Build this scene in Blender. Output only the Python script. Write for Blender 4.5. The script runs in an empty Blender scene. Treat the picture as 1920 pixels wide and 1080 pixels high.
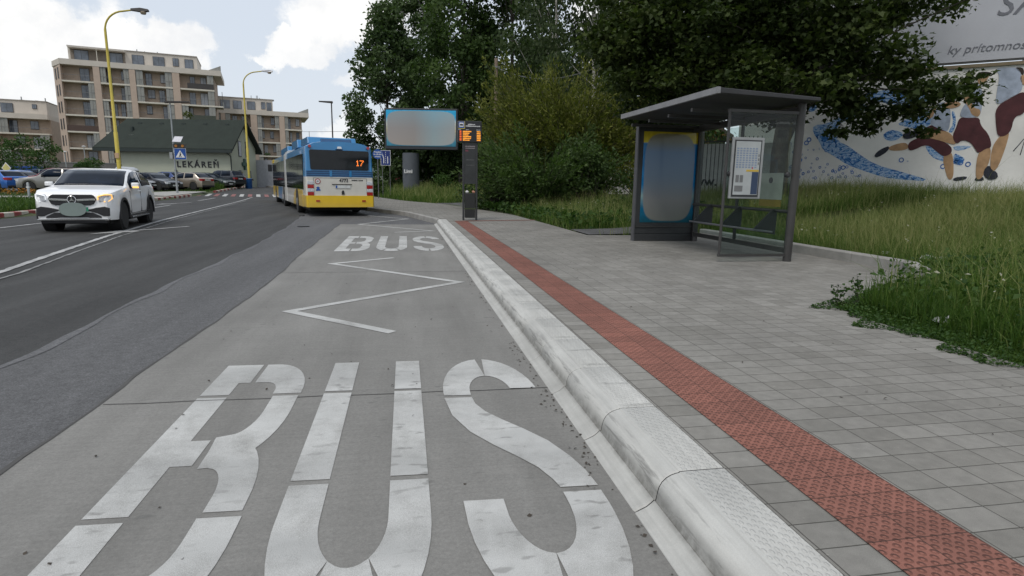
import bpy, bmesh, math, random
import numpy as np
from mathutils import Vector, Matrix
from mathutils.geometry import tessellate_polygon
PI = math.pi
R = math.radians
random.seed(7)
rng = np.random.default_rng(11)
SC = bpy.context.scene
COL = SC.collection

# ------------------------------------------------------------------ camera
CAM_F, CAM_TH, CAM_PH, CAM_RO, CAM_H = 1087.5, R(10.174), R(10.484), R(.919), 1.35
_F = np.array([math.sin(CAM_PH)*math.cos(CAM_TH), math.cos(CAM_PH)*math.cos(CAM_TH), -math.sin(CAM_TH)])
_R0 = np.array([math.cos(CAM_PH), -math.sin(CAM_PH), 0.])
_U0 = np.cross(_R0, _F)
_R = math.cos(CAM_RO)*_R0 + math.sin(CAM_RO)*_U0
_U = np.cross(_R, _F)
cam = bpy.data.cameras.new('camera'); camo = bpy.data.objects.new('camera', cam); COL.objects.link(camo)
M4 = Matrix(((_R[0], _U[0], -_F[0], 0), (_R[1], _U[1], -_F[1], 0), (_R[2], _U[2], -_F[2], CAM_H), (0, 0, 0, 1)))
camo.matrix_world = M4
cam.sensor_width = 36; cam.lens = CAM_F/1920*36; cam.clip_end = 9000; cam.clip_start = .05
SC.camera = camo

def ray(px, py):
    return _F + _R*(px-960)/CAM_F - _U*(py-540)/CAM_F
def at(px, py, D):
    p = np.array([0, 0, CAM_H]) + D*ray(px, py)
    return p

# ------------------------------------------------------------------ materials
def newmat(name):
    m = bpy.data.materials.new(name); m.use_nodes = True
    nt = m.node_tree
    return m, nt, nt.nodes['Principled BSDF']
def N(nt, t, **kw):
    n = nt.nodes.new(t)
    for k, v in kw.items():
        if k in n.inputs.keys(): n.inputs[k].default_value = v
        else: setattr(n, k, v)
    return n
def c4(c): return (c[0], c[1], c[2], 1)
def noise(nt, scale, detail=5, rough=.6, vec=None, coord='Object'):
    n = N(nt, 'ShaderNodeTexNoise'); n.inputs['Scale'].default_value = scale
    n.inputs['Detail'].default_value = detail; n.inputs['Roughness'].default_value = rough
    if vec is None:
        tc = N(nt, 'ShaderNodeTexCoord'); vec = tc.outputs[coord]
    nt.links.new(vec, n.inputs['Vector'])
    return n
def ramp(nt, src, stops):
    r = N(nt, 'ShaderNodeValToRGB'); e = r.color_ramp.elements
    while len(e) < len(stops): e.new(.5)
    for i, (p, c) in enumerate(stops):
        e[i].position = p; e[i].color = c4(c) if not isinstance(c, (int, float)) else (c, c, c, 1)
    nt.links.new(src, r.inputs['Fac'])
    return r
def mix(nt, fac, a, b, blend='MIX'):
    m = N(nt, 'ShaderNodeMixRGB', blend_type=blend)
    for s, v in (('Fac', fac), ('Color1', a), ('Color2', b)):
        if hasattr(v, 'links') or isinstance(v, bpy.types.NodeSocket): nt.links.new(v, m.inputs[s])
        elif isinstance(v, (int, float)) and s == 'Fac': m.inputs[s].default_value = v
        else: m.inputs[s].default_value = c4(v)
    return m.outputs['Color']
def math_(nt, op, a, b=None, clamp=False):
    m = N(nt, 'ShaderNodeMath', operation=op); m.use_clamp = clamp
    for i, v in enumerate((a, b)):
        if v is None: continue
        if isinstance(v, bpy.types.NodeSocket): nt.links.new(v, m.inputs[i])
        else: m.inputs[i].default_value = v
    return m.outputs[0]
def bumpit(nt, b, h, strength=.3, dist=.01):
    bp = N(nt, 'ShaderNodeBump'); bp.inputs['Strength'].default_value = strength; bp.inputs['Distance'].default_value = dist
    nt.links.new(h, bp.inputs['Height']); nt.links.new(bp.outputs['Normal'], b.inputs['Normal'])
def mat(name, col, rough=.6, metal=0., var=.12, scale=4., bump=0., bscale=80., spec=.5, coat=0., emit=0.):
    m, nt, b = newmat(name)
    n = noise(nt, scale)
    lo = tuple(max(0, c*(1-var)) for c in col); hi = tuple(min(1, c*(1+var)) for c in col)
    r = ramp(nt, n.outputs['Fac'], [(.3, lo), (.7, hi)])
    nt.links.new(r.outputs['Color'], b.inputs['Base Color'])
    b.inputs['Roughness'].default_value = rough; b.inputs['Metallic'].default_value = metal
    b.inputs['Specular IOR Level'].default_value = spec
    b.inputs['Coat Weight'].default_value = coat; b.inputs['Coat Roughness'].default_value = .05
    if emit:
        b.inputs['Emission Color'].default_value = c4(col); b.inputs['Emission Strength'].default_value = emit
    if bump:
        n2 = noise(nt, bscale, 3); bumpit(nt, b, n2.outputs['Fac'], bump, .01)
    return m
def glass_mat(name, tint=(.85, .92, .9), alpha=.2, rough=.03, col=(.02, .03, .03)):
    m, nt, b = newmat(name)
    nt.nodes.remove(b)
    out = nt.nodes['Material Output']
    tr = N(nt, 'ShaderNodeBsdfTransparent'); tr.inputs['Color'].default_value = c4(tint)
    gl = N(nt, 'ShaderNodeBsdfGlossy'); gl.inputs['Roughness'].default_value = 0.
    df = N(nt, 'ShaderNodeBsdfDiffuse'); df.inputs['Color'].default_value = c4(col)
    fr0 = N(nt, 'ShaderNodeFresnel'); fr0.inputs['IOR'].default_value = 1.35
    ge = N(nt, 'ShaderNodeNewGeometry'); frs = math_(nt, 'MULTIPLY', fr0.outputs[0], math_(nt, 'SUBTRACT', 1., ge.outputs['Backfacing']))
    n = noise(nt, 3.); rp = ramp(nt, n.outputs['Fac'], [(.35, alpha*.6), (.7, alpha)])
    m1 = N(nt, 'ShaderNodeMixShader'); nt.links.new(rp.outputs['Color'], m1.inputs[0])
    nt.links.new(tr.outputs[0], m1.inputs[1]); nt.links.new(df.outputs[0], m1.inputs[2])
    m2 = N(nt, 'ShaderNodeMixShader'); nt.links.new(frs, m2.inputs[0])
    nt.links.new(m1.outputs[0], m2.inputs[1]); nt.links.new(gl.outputs[0], m2.inputs[2])
    nt.links.new(m2.outputs[0], out.inputs['Surface'])
    return m

# ------------------------------------------------------------------ objects
def tag(o, label=None, cat=None, group=None, kind=None):
    if label: o['label'] = label
    if cat: o['category'] = cat
    if group: o['group'] = group
    if kind: o['kind'] = kind
    return o
def thing(name, label, cat, loc=(0, 0, 0), rz=0., group=None):
    o = bpy.data.objects.new(name, None); COL.objects.link(o); o.empty_display_size = .2
    o.location = Vector(loc); o.rotation_euler = (0, 0, rz)
    return tag(o, label, cat, group)
def copy_tree(o, parent=None):
    c = o.copy(); COL.objects.link(c)
    if parent is not None: c.parent = parent
    for ch in list(o.children): copy_tree(ch, c)
    return c

class MB:
    def __init__(s): s.v = []; s.f = []; s.m = []
    def add(s, vs, fs, m=0):
        k = len(s.v); s.v += [tuple(float(a) for a in q) for q in vs]
        for f in fs: s.f.append(tuple(i+k for i in f)); s.m.append(m)
        return s
    def box(s, x0, x1, y0, y1, z0, z1, m=0):
        return s.add([(x0,y0,z0),(x1,y0,z0),(x1,y1,z0),(x0,y1,z0),(x0,y0,z1),(x1,y0,z1),(x1,y1,z1),(x0,y1,z1)],
                     [(0,3,2,1),(4,5,6,7),(0,1,5,4),(1,2,6,5),(2,3,7,6),(3,0,4,7)], m)
    def prism(s, poly, plane, a, b, m=0):
        def P(u, v, w):
            return {'xy': (u, v, w), 'xz': (u, w, v), 'yz': (w, u, v)}[plane]
        n = len(poly)
        tri = tessellate_polygon([[Vector((p[0], p[1], 0)) for p in poly]])
        vs = [P(p[0], p[1], a) for p in poly]+[P(p[0], p[1], b) for p in poly]
        fs = [t for t in tri]+[(t[2]+n, t[1]+n, t[0]+n) for t in tri]
        fs += [(i, (i+1) % n, (i+1) % n+n, i+n) for i in range(n)]
        return s.add(vs, fs, m)
    def tube(s, path, r, n=10, m=0, cap=True):
        P = [Vector(p) for p in path]; k = len(P)
        rr = [r]*k if isinstance(r, (int, float)) else list(r)
        vs = []; ref = None
        for i, p in enumerate(P):
            t = (P[min(i+1, k-1)]-P[max(i-1, 0)]).normalized()
            if ref is None: ref = Vector((1, 0, 0)) if abs(t.x) < .9 else Vector((0, 1, 0))
            u = (ref - t*ref.dot(t)).normalized(); w = t.cross(u); ref = u
            for j in range(n):
                a = 2*PI*j/n; vs.append(p+u*(math.cos(a)*rr[i])+w*(math.sin(a)*rr[i]))
        fs = [(i*n+j, i*n+(j+1) % n, (i+1)*n+(j+1) % n, (i+1)*n+j) for i in range(k-1) for j in range(n)]
        if cap: fs += [tuple(range(n))[::-1], tuple((k-1)*n+j for j in range(n))]
        return s.add(vs, fs, m)
    def lathe(s, prof, axis='z', c=(0, 0, 0), n=20, m=0):   # prof: (radius, height)
        vs = []; k = len(prof)
        for r, h in prof:
            for j in range(n):
                a = 2*PI*j/n; u, v = r*math.cos(a), r*math.sin(a)
                q = {'z': (u, v, h), 'x': (h, u, v), 'y': (v, h, u)}[axis]
                vs.append((q[0]+c[0], q[1]+c[1], q[2]+c[2]))
        fs = [(i*n+j, i*n+(j+1) % n, (i+1)*n+(j+1) % n, (i+1)*n+j) for i in range(k-1) for j in range(n)]
        fs += [tuple(range(n))[::-1], tuple((k-1)*n+j for j in range(n))]
        return s.add(vs, fs, m)
    def build(s, name, mats, parent=None, smooth=None, bevel=0., loc=None, rot=None):
        me = bpy.data.meshes.new(name); me.from_pydata(s.v, [], s.f)
        mats = mats if isinstance(mats, (list, tuple)) else [mats]
        for q in mats: me.materials.append(q)
        me.polygons.foreach_set('material_index', s.m)
        bm = bmesh.new(); bm.from_mesh(me); bmesh.ops.recalc_face_normals(bm, faces=bm.faces); bm.to_mesh(me); bm.free()
        if smooth is not None:
            me.shade_smooth(); me.set_sharp_from_angle(angle=R(smooth))
        me.update()
        o = bpy.data.objects.new(name, me); COL.objects.link(o)
        if parent is not None: o.parent = parent
        if loc is not None: o.location = loc
        if rot is not None: o.rotation_euler = rot
        if bevel:
            b = o.modifiers.new('bevel', 'BEVEL'); b.width = bevel; b.segments = 2; b.limit_method = 'ANGLE'; b.angle_limit = R(40)
        return o
def npmesh(name, V, loops_per_face, idx, material, attr=None, parent=None, smooth=False):
    """V (n,3) floats; faces of constant size"""
    me = bpy.data.meshes.new(name); nf = len(idx)//loops_per_face
    me.vertices.add(len(V)); me.vertices.foreach_set('co', np.asarray(V, np.float32).ravel())
    me.loops.add(len(idx)); me.loops.foreach_set('vertex_index', np.asarray(idx, np.int32))
    me.polygons.add(nf); me.polygons.foreach_set('loop_start', np.arange(nf, dtype=np.int32)*loops_per_face)
    me.polygons.foreach_set('loop_total', np.full(nf, loops_per_face, np.int32))
    if attr is not None:
        a = me.attributes.new('var', 'FLOAT', 'POINT'); a.data.foreach_set('value', np.asarray(attr, np.float32))
    me.materials.append(material); me.update(calc_edges=True); me.validate()
    if smooth: me.shade_smooth()
    o = bpy.data.objects.new(name, me); COL.objects.link(o)
    if parent is not None: o.parent = parent
    return o
def text(name, s, size, m, parent, loc, rot, align='CENTER', depth=.004, shear=0., bold=0., space=1.):
    cu = bpy.data.curves.new(name, 'FONT'); cu.body = s; cu.size = size; cu.align_x = align; cu.align_y = 'CENTER'
    cu.extrude = depth; cu.shear = shear; cu.offset = bold; cu.space_character = space; cu.resolution_u = 3
    ob = bpy.data.objects.new(name+'_src', cu); COL.objects.link(ob); bpy.context.view_layer.update()
    me = bpy.data.meshes.new_from_object(ob.evaluated_get(bpy.context.evaluated_depsgraph_get()))
    bpy.data.objects.remove(ob); bpy.data.curves.remove(cu)
    me.materials.clear(); me.materials.append(m)
    o = bpy.data.objects.new(name, me); COL.objects.link(o)
    if parent is not None: o.parent = parent
    o.location = loc; o.rotation_euler = rot
    return o

# ------------------------------------------------------------------ site functions
def sstep(a, b, x):
    t = np.clip((np.asarray(x, float)-a)/(b-a), 0, 1); return t*t*(3-2*t)
def T(y): return .5*sstep(36, 74, y)
LT = ([-9,0,22,24,38,47,54,75,100,140,300],[-12.6,-12.6,-12.75,-13.0,-14.7,-15.2,-15.8,-18,-24,-36,-90])
ET = ([-9,4.4,5.1,6.2,6.8,13.2,13.25,18,22.4,29,33.5,37.5,45.7,60,80,100,140,300],
      [4.15,4.15,4.25,5.9,7.1,7.1,4.25,4.2,4.1,2.9,2.0,.2,-2.4,-7.4,-15.5,-22,-34,-88])
KT = ([-9,19.2,19.3,24.2,27.8,30,36,45,60,80,100,140,300],[.95,.95,1.04,.0,-1.7,-2.3,-3.7,-5.9,-10.6,-18.5,-25,-37,-91])
def Lx(y): return np.interp(y, *LT)
def Ex(y): return np.interp(y, *ET)
def Kx(y): return np.interp(y, *KT)
def G(x, y):
    x = np.asarray(x, float); y = np.asarray(y, float)
    t = T(y)
    left = t+.13
    d = np.maximum(0, x-Ex(y)-.9)
    hb = np.interp(y, [-5, 3, 9, 28, 40, 60], [.7, .8, .88, .8, .6, .5])
    right = t+.14+hb*sstep(0, 8.2, d)
    far = 12*sstep(250, 1500, np.hypot(x, y))
    return np.where(x < Lx(y)-.1, left, np.where(x > Ex(y), right, t-.07))+far

# ------------------------------------------------------------------ world and sun
w = bpy.data.worlds.new('World'); SC.world = w; w.use_nodes = True
nt = w.node_tree; bg = nt.nodes['Background']
SUN_EL, SUN_AZ = R(58), R(215)      # azimuth clockwise from +Y
sky = N(nt, 'ShaderNodeTexSky', sky_type='NISHITA'); sky.sun_disc = False
sky.sun_elevation = SUN_EL; sky.sun_rotation = SUN_AZ; sky.air_density = 1.2; sky.dust_density = 2.5
tc = N(nt, 'ShaderNodeTexCoord'); sep = N(nt, 'ShaderNodeSeparateXYZ'); nt.links.new(tc.outputs['Generated'], sep.inputs[0])
az = math_(nt, 'ARCTAN2', sep.outputs['X'], sep.outputs['Y'])
el = math_(nt, 'ARCSINE', sep.outputs['Z'])
cx = N(nt, 'ShaderNodeCombineXYZ'); nt.links.new(az, cx.inputs[0]); nt.links.new(el, cx.inputs[1])
nz = noise(nt, 7., 8, .62, tc.outputs['Generated'])
nzb = noise(nt, 22., 6, .6, tc.outputs['Generated'])
wob = N(nt, 'ShaderNodeVectorMath', operation='SCALE'); nt.links.new(nz.outputs['Color'], wob.inputs[0]); wob.inputs['Scale'].default_value = .17
wob2 = N(nt, 'ShaderNodeVectorMath', operation='SCALE'); nt.links.new(nzb.outputs['Color'], wob2.inputs[0]); wob2.inputs['Scale'].default_value = .06
cv = N(nt, 'ShaderNodeVectorMath', operation='ADD'); nt.links.new(cx.outputs[0], cv.inputs[0]); nt.links.new(wob.outputs[0], cv.inputs[1])
cv2 = N(nt, 'ShaderNodeVectorMath', operation='ADD'); nt.links.new(cv.outputs[0], cv2.inputs[0]); nt.links.new(wob2.outputs[0], cv2.inputs[1])
OFF = .115
def azel(px, py):
    d = ray(px, py); d = d/np.linalg.norm(d); return math.atan2(d[0], d[1]), math.asin(d[2])
CL = [(60, 45, 150, 62, 1), (20, 150, 130, 70, .8), (255, 85, 100, 40, 1), (345, 95, 40, 26, .9), (170, 140, 90, 40, .75), (640, 40, 90, 52, 1), (560, 85, 60, 26, .9),
      (700, 20, 80, 50, 1), (515, 92, 32, 16, .8), (668, 148, 50, 20, .65), (650, 238, 45, 24, .6), (1180, 60, 100, 80, .8), (-250, 40, 240, 110, .9), (1400, -250, 500, 160, .8)]
tot = None
for px, py, rx, ry, amp in CL:
    a, e = azel(px, py)
    s1 = N(nt, 'ShaderNodeVectorMath', operation='SUBTRACT'); nt.links.new(cv2.outputs[0], s1.inputs[0]); s1.inputs[1].default_value = (a+OFF, e+OFF, 0)
    s2 = N(nt, 'ShaderNodeVectorMath', operation='MULTIPLY'); nt.links.new(s1.outputs[0], s2.inputs[0]); s2.inputs[1].default_value = (CAM_F/rx, CAM_F/ry, 0)
    ln = N(nt, 'ShaderNodeVectorMath', operation='LENGTH'); nt.links.new(s2.outputs[0], ln.inputs[0])
    v = N(nt, 'ShaderNodeMapRange', interpolation_type='SMOOTHSTEP'); nt.links.new(ln.outputs['Value'], v.inputs[0])
    v.inputs[1].default_value = 1.12; v.inputs[2].default_value = .72; v.inputs[3].default_value = 0; v.inputs[4].default_value = amp
    tot = v.outputs[0] if tot is None else math_(nt, 'MAXIMUM', tot, v.outputs[0])
# the rest of the sky, behind the camera and overhead, carries its own broken cloud
n3 = noise(nt, 2.2, 7, .6, tc.outputs['Generated'])
gen = ramp(nt, n3.outputs['Fac'], [(.5, 0.), (.66, .85)])
front = N(nt, 'ShaderNodeMapRange'); nt.links.new(math_(nt, 'ABSOLUTE', az), front.inputs[0])
front.inputs[1].default_value = .75; front.inputs[2].default_value = 1.1
tot = math_(nt, 'MAXIMUM', tot, math_(nt, 'MULTIPLY', gen.outputs['Color'], front.outputs[0]))
shade = ramp(nt, nz.outputs['Fac'], [(.34, (7.6, 7.75, 8.0)), (.58, (9.7, 9.6, 9.4))])
veil = mix(nt, .85, sky.outputs['Color'], (6.7, 7.3, 8.15))
skyc = mix(nt, tot, veil, shade.outputs['Color'])
low = N(nt, 'ShaderNodeMapRange'); nt.links.new(el, low.inputs[0]); low.inputs[1].default_value = -.02; low.inputs[2].default_value = .22
low.inputs[3].default_value = .35; low.inputs[4].default_value = 0
skyc = mix(nt, low.outputs[0], skyc, (7.4, 7.7, 7.9))
nt.links.new(skyc, bg.inputs['Color']); bg.inputs['Strength'].default_value = .1
sl = bpy.data.lights.new('sun', 'SUN'); sl.energy = 1.3; sl.angle = R(18); sl.color = (1, .95, .88)
so = bpy.data.objects.new('sun', sl); COL.objects.link(so)
sd = Vector((math.sin(SUN_AZ)*math.cos(SUN_EL), math.cos(SUN_AZ)*math.cos(SUN_EL), math.sin(SUN_EL)))
so.rotation_euler = sd.to_track_quat('Z', 'Y').to_euler(); so.location = sd*200
SC.view_settings.view_transform = 'Standard'; SC.view_settings.look = 'None'; SC.view_settings.exposure = .17; SC.view_settings.gamma = 1
SC.render.resolution_x = 1024; SC.render.resolution_y = 576
# ------------------------------------------------------------------ ground, road, pavement
def asphalt(name, base, streak=.25, scale=1.):
    m, nt, b = newmat(name)
    tc = N(nt, 'ShaderNodeTexCoord')
    fine = noise(nt, 260*scale, 2, .7, tc.outputs['Object']); mid = noise(nt, 14., 6, .65, tc.outputs['Object'])
    mp = N(nt, 'ShaderNodeMapping'); mp.inputs['Scale'].default_value = (1.2, .13, 1); nt.links.new(tc.outputs['Object'], mp.inputs[0])
    st = noise(nt, 1.4, 5, .6, mp.outputs[0])
    f1 = ramp(nt, fine.outputs['Fac'], [(.3, tuple(c*.62 for c in base)), (.72, tuple(c*1.5 for c in base))])
    f2 = ramp(nt, mid.outputs['Fac'], [(.3, .82), (.7, 1.15)])
    f3 = ramp(nt, st.outputs['Fac'], [(.3, 1-streak), (.7, 1+streak*.6)])
    agg = noise(nt, 75, 3, .8, tc.outputs['Object']); c = mix(nt, 1., f1.outputs['Color'], f2.outputs['Color'], 'MULTIPLY'); c = mix(nt, 1., c, ramp(nt, agg.outputs['Fac'], [(.32, .66), (.5, .98), (.72, 1.5)]).outputs['Color'], 'MULTIPLY'); c = mix(nt, 1., c, f3.outputs['Color'], 'MULTIPLY')
    nt.links.new(c, b.inputs['Base Color']); b.inputs['Roughness'].default_value = .85; b.inputs['Specular IOR Level'].default_value = .3
    bumpit(nt, b, fine.outputs['Fac'], .5, .006)
    return m
M_ASPH = asphalt('asphalt_dark', (.054, .054, .053), .34)
M_ASPH2 = asphalt('asphalt_pale', (.108, .108, .110), .2)
M_PATH = asphalt('asphalt_path', (.1, .1, .1))
def concrete_mat():
    m, nt, b = newmat('brushed_concrete')
    tc = N(nt, 'ShaderNodeTexCoord'); O = tc.outputs['Object']
    mp = N(nt, 'ShaderNodeMapping'); mp.inputs['Scale'].default_value = (.35, 14, 1); nt.links.new(O, mp.inputs[0])
    br = noise(nt, 3., 5, .7, mp.outputs[0])            # broom lines across the lane
    mp2 = N(nt, 'ShaderNodeMapping'); mp2.inputs['Scale'].default_value = (1.5, .18, 1); nt.links.new(O, mp2.inputs[0])
    wear = noise(nt, 1.6, 5, .6, mp2.outputs[0])         # tyre tracks along the lane
    big = noise(nt, .7, 5, .6, O); fine = noise(nt, 320, 2, .6, O)
    c1 = ramp(nt, wear.outputs['Fac'], [(.3, (.172, .167, .155)), (.7, (.232, .226, .211))])
    c = mix(nt, 1., c1.outputs['Color'], ramp(nt, br.outputs['Fac'], [(.3, .93), (.7, 1.06)]).outputs['Color'], 'MULTIPLY')
    c = mix(nt, 1., c, ramp(nt, big.outputs['Fac'], [(.3, .88), (.7, 1.1)]).outputs['Color'], 'MULTIPLY')
    c = mix(nt, 1., c, ramp(nt, fine.outputs['Fac'], [(.3, .86), (.7, 1.12)]).outputs['Color'], 'MULTIPLY')
    agg = noise(nt, 70, 3, .8, O); c = mix(nt, 1., c, ramp(nt, agg.outputs['Fac'], [(.3, .84), (.7, 1.14)]).outputs['Color'], 'MULTIPLY')
    # oil and water spots, stretched across the lane
    mp3 = N(nt, 'ShaderNodeMapping'); mp3.inputs['Scale'].default_value = (5., 11., 1); nt.links.new(O, mp3.inputs[0])
    sp = noise(nt, 1.6, 2, .5, mp3.outputs[0])
    zone = noise(nt, .5, 2, .5, O)
    spot = math_(nt, 'MULTIPLY', ramp(nt, sp.outputs['Fac'], [(.66, 0.), (.72, 1.)]).outputs['Color'], ramp(nt, zone.outputs['Fac'], [(.46, 0.), (.6, .6)]).outputs['Color'])
    c = mix(nt, spot, c, (.1, .1, .095))
    nt.links.new(c, b.inputs['Base Color']); b.inputs['Roughness'].default_value = .8; b.inputs['Specular IOR Level'].default_value = .35
    bumpit(nt, b, br.outputs['Fac'], .25, .004)
    return m
M_CONC = concrete_mat()
def paint_mat(name, base, under, amt=.5, sc=60):
    m, nt, b = newmat(name)
    tc = N(nt, 'ShaderNodeTexCoord'); O = tc.outputs['Object']
    n1 = noise(nt, sc*5, 3, .7, O); n2 = noise(nt, 2.2, 5, .6, O); n3 = noise(nt, 9, 5, .7, O)
    s = math_(nt, 'ADD', math_(nt, 'MULTIPLY', n1.outputs['Fac'], .55), math_(nt, 'MULTIPLY', n2.outputs['Fac'], .55))
    s = math_(nt, 'ADD', s, math_(nt, 'MULTIPLY', n3.outputs['Fac'], .25))
    f = ramp(nt, s, [(.5+.16*(amt), 0.), (.82+.1*amt, .95)])
    f.color_ramp.elements[0].position = .74-.12*amt; f.color_ramp.elements[1].position = .97-.1*amt
    tone = ramp(nt, n2.outputs['Fac'], [(.3, tuple(x*.76 for x in base)), (.68, base)])
    c = mix(nt, f.outputs['Color'], tone.outputs['Color'], under)
    # bands left by the roller, tyre grime along the lane, drips and scuffs across it
    mpb = N(nt, 'ShaderNodeMapping'); mpb.inputs['Scale'].default_value = (.25, 1.4, 1); nt.links.new(O, mpb.inputs[0]); bd = noise(nt, 1.5, 3, .5, mpb.outputs[0])
    c = mix(nt, 1., c, ramp(nt, bd.outputs['Fac'], [(.36, .82), (.5, .98), (.64, 1.08)]).outputs['Color'], 'MULTIPLY')
    mps = N(nt, 'ShaderNodeMapping'); mps.inputs['Scale'].default_value = (5., 11., 1); nt.links.new(O, mps.inputs[0]); ss = noise(nt, 1.6, 2, .5, mps.outputs[0]); zn = noise(nt, .5, 2, .5, O)
    c = mix(nt, math_(nt, 'MULTIPLY', ramp(nt, ss.outputs['Fac'], [(.6, 0.), (.68, .75)]).outputs['Color'], ramp(nt, zn.outputs['Fac'], [(.42, 0.), (.55, .8)]).outputs['Color']), c, tuple(x*.7 for x in under))
    nt.links.new(c, b.inputs['Base Color']); b.inputs['Roughness'].default_value = .7
    bumpit(nt, b, n1.outputs['Fac'], .5, .006)
    return m
M_PAINT = paint_mat('road_paint_white', (.60, .60, .58), (.24, .235, .22), 1.15)
M_PAINT_OLD = paint_mat('road_paint_worn', (.3, .3, .29), (.08, .08, .08), 1.2)
M_PAINT_LINE = paint_mat('road_paint_line', (.52, .52, .51), (.08, .08, .08), 1.1)
M_PRED = paint_mat('road_paint_red', (.3, .1, .085), (.1, .09, .09), .6)

def pavers(name, c1, c2, mortar, bw, bh, offx, domes=False):
    m, nt, b = newmat(name)
    tc = N(nt, 'ShaderNodeTexCoord'); O = tc.outputs['Object']
    mp = N(nt, 'ShaderNodeMapping'); mp.inputs['Location'].default_value = (offx, .02, 0); nt.links.new(O, mp.inputs[0])
    dn = noise(nt, 5, 3, .5, O); dv = N(nt, 'ShaderNodeVectorMath', operation='SCALE'); nt.links.new(dn.outputs['Color'], dv.inputs[0]); dv.inputs['Scale'].default_value = .006
    ad = N(nt, 'ShaderNodeVectorMath', operation='ADD'); nt.links.new(mp.outputs[0], ad.inputs[0]); nt.links.new(dv.outputs[0], ad.inputs[1])
    br = N(nt, 'ShaderNodeTexBrick'); br.offset = 0; br.squash = 1
    nt.links.new(ad.outputs[0], br.inputs['Vector'])
    br.inputs['Color1'].default_value = c4(c1); br.inputs['Color2'].default_value = c4(c2); br.inputs['Mortar'].default_value = c4(mortar)
    br.inputs['Scale'].default_value = 1; br.inputs['Brick Width'].default_value = bw; br.inputs['Row Height'].default_value = bh
    br.inputs['Mortar Size'].default_value = .0026; br.inputs['Mortar Smooth'].default_value = .25; br.inputs['Bias'].default_value = 0
    fine = noise(nt, 300, 3, .7, O); big = noise(nt, .9, 6, .6, O); mid = noise(nt, 18, 4, .6, O)
    c = mix(nt, 1., br.outputs['Color'], ramp(nt, fine.outputs['Fac'], [(.3, .84), (.7, 1.14)]).outputs['Color'], 'MULTIPLY')
    c = mix(nt, 1., c, ramp(nt, big.outputs['Fac'], [(.3, .80), (.7, 1.1)]).outputs['Color'], 'MULTIPLY')
    c = mix(nt, 1., c, ramp(nt, mid.outputs['Fac'], [(.3, .88), (.7, 1.08)]).outputs['Color'], 'MULTIPLY')
    chip = noise(nt, 30, 2, .5, O)
    c = mix(nt, math_(nt, 'MULTIPLY', ramp(nt, chip.outputs['Fac'], [(.72, 0.), (.76, .5)]).outputs['Color'], 1.), c, tuple(min(1, x*1.5) for x in c1))
    nt.links.new(c, b.inputs['Base Color']); b.inputs['Roughness'].default_value = .85; b.inputs['Specular IOR Level'].default_value = .3
    h = math_(nt, 'MULTIPLY', br.outputs['Fac'], -1.)
    h = math_(nt, 'ADD', h, math_(nt, 'MULTIPLY', fine.outputs['Fac'], .15))
    if domes:
        vo = N(nt, 'ShaderNodeTexVoronoi'); vo.inputs['Randomness'].default_value = .12; vo.inputs['Scale'].default_value = 28.5
        vo.voronoi_dimensions = '2D'
        rt = N(nt, 'ShaderNodeMapping'); rt.inputs['Rotation'].default_value = (0, 0, R(45)); nt.links.new(O, rt.inputs[0])
        nt.links.new(rt.outputs[0], vo.inputs['Vector'])
        dm = ramp(nt, vo.outputs['Distance'], [(.16, 1.), (.4, 0.)])
        h = math_(nt, 'ADD', h, math_(nt, 'MULTIPLY', dm.outputs['Color'], 2.2))
        bumpit(nt, b, h, 1., .006)
    else:
        bumpit(nt, b, h, .8, .005)
    return m
M_PAVE = pavers('grey_pavers', (.205, .196, .176), (.258, .248, .226), (.085, .081, .07), .2, .14, .07)
M_TACT = pavers('red_tactile_pavers', (.245, .107, .081), (.295, .126, .095), (.12, .062, .048), .2, .14, .093, True)

def grid_sheet(name, ys, xl, xr, z, m, nx=2, skirt=0.):
    """strip between xl(y) and xr(y), draped at height z(y)"""
    ys = np.asarray(ys, float); k = len(ys); V = []; F = []
    for y in ys:
        a, b, h = float(xl(y)), float(xr(y)), float(z(y))
        for j in range(nx+1): V.append((a+(b-a)*j/nx, y, h))
    q = nx+1
    for i in range(k-1):
        for j in range(nx): F.append((i*q+j, i*q+j+1, (i+1)*q+j+1, (i+1)*q+j))
    mb = MB().add(V, F)
    if skirt:
        for side in (0, nx):
            vs = []; n = k
            for i in range(k): p = V[i*q+side]; vs += [p, (p[0], p[1], p[2]-skirt)]
            mb.add(vs, [(2*i, 2*i+1, 2*i+3, 2*i+2) for i in range(k-1)])
    o = mb.build(name, m)
    tag(o, kind='structure')
    return o
YS = np.concatenate([np.arange(-6, 60, 1.), np.arange(60, 141, 4.), [170, 220, 300]])
YSE = np.unique(np.concatenate([YS, [4.4, 4.75, 5.1, 5.6, 6.2, 6.5, 6.8, 13.2, 13.25, 19.2, 19.3, 24.2, 27.8]]))

def soil():
    m, nt, b = newmat('soil_and_thatch')
    n1 = noise(nt, .35, 6); n2 = noise(nt, 9, 6, .7)
    a = ramp(nt, n1.outputs['Fac'], [(.35, (.035, .05, .016)), (.65, (.06, .075, .026))])
    c = mix(nt, 1., a.outputs['Color'], ramp(nt, n2.outputs['Fac'], [(.3, .6), (.7, 1.4)]).outputs['Color'], 'MULTIPLY')
    nt.links.new(c, b.inputs['Base Color']); b.inputs['Roughness'].default_value = .95
    bumpit(nt, b, n2.outputs['Fac'], .8, .05)
    return m
M_SOIL = soil()
gx = np.unique(np.concatenate([np.arange(-30, 26, .5), np.arange(-120, 120, 4.), [-3500,-2200,-1400,-900,-600,-400,-250,-170,170,250,400,600,900,1400,2200,3500]]))
gy = np.unique(np.concatenate([np.arange(-6, 64, .5), np.arange(64, 180, 4.), [-3000,-1200,-500,-200,-80,-30,-12,240,320,450,650,900,1300,1900,2700,3800]]))
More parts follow.
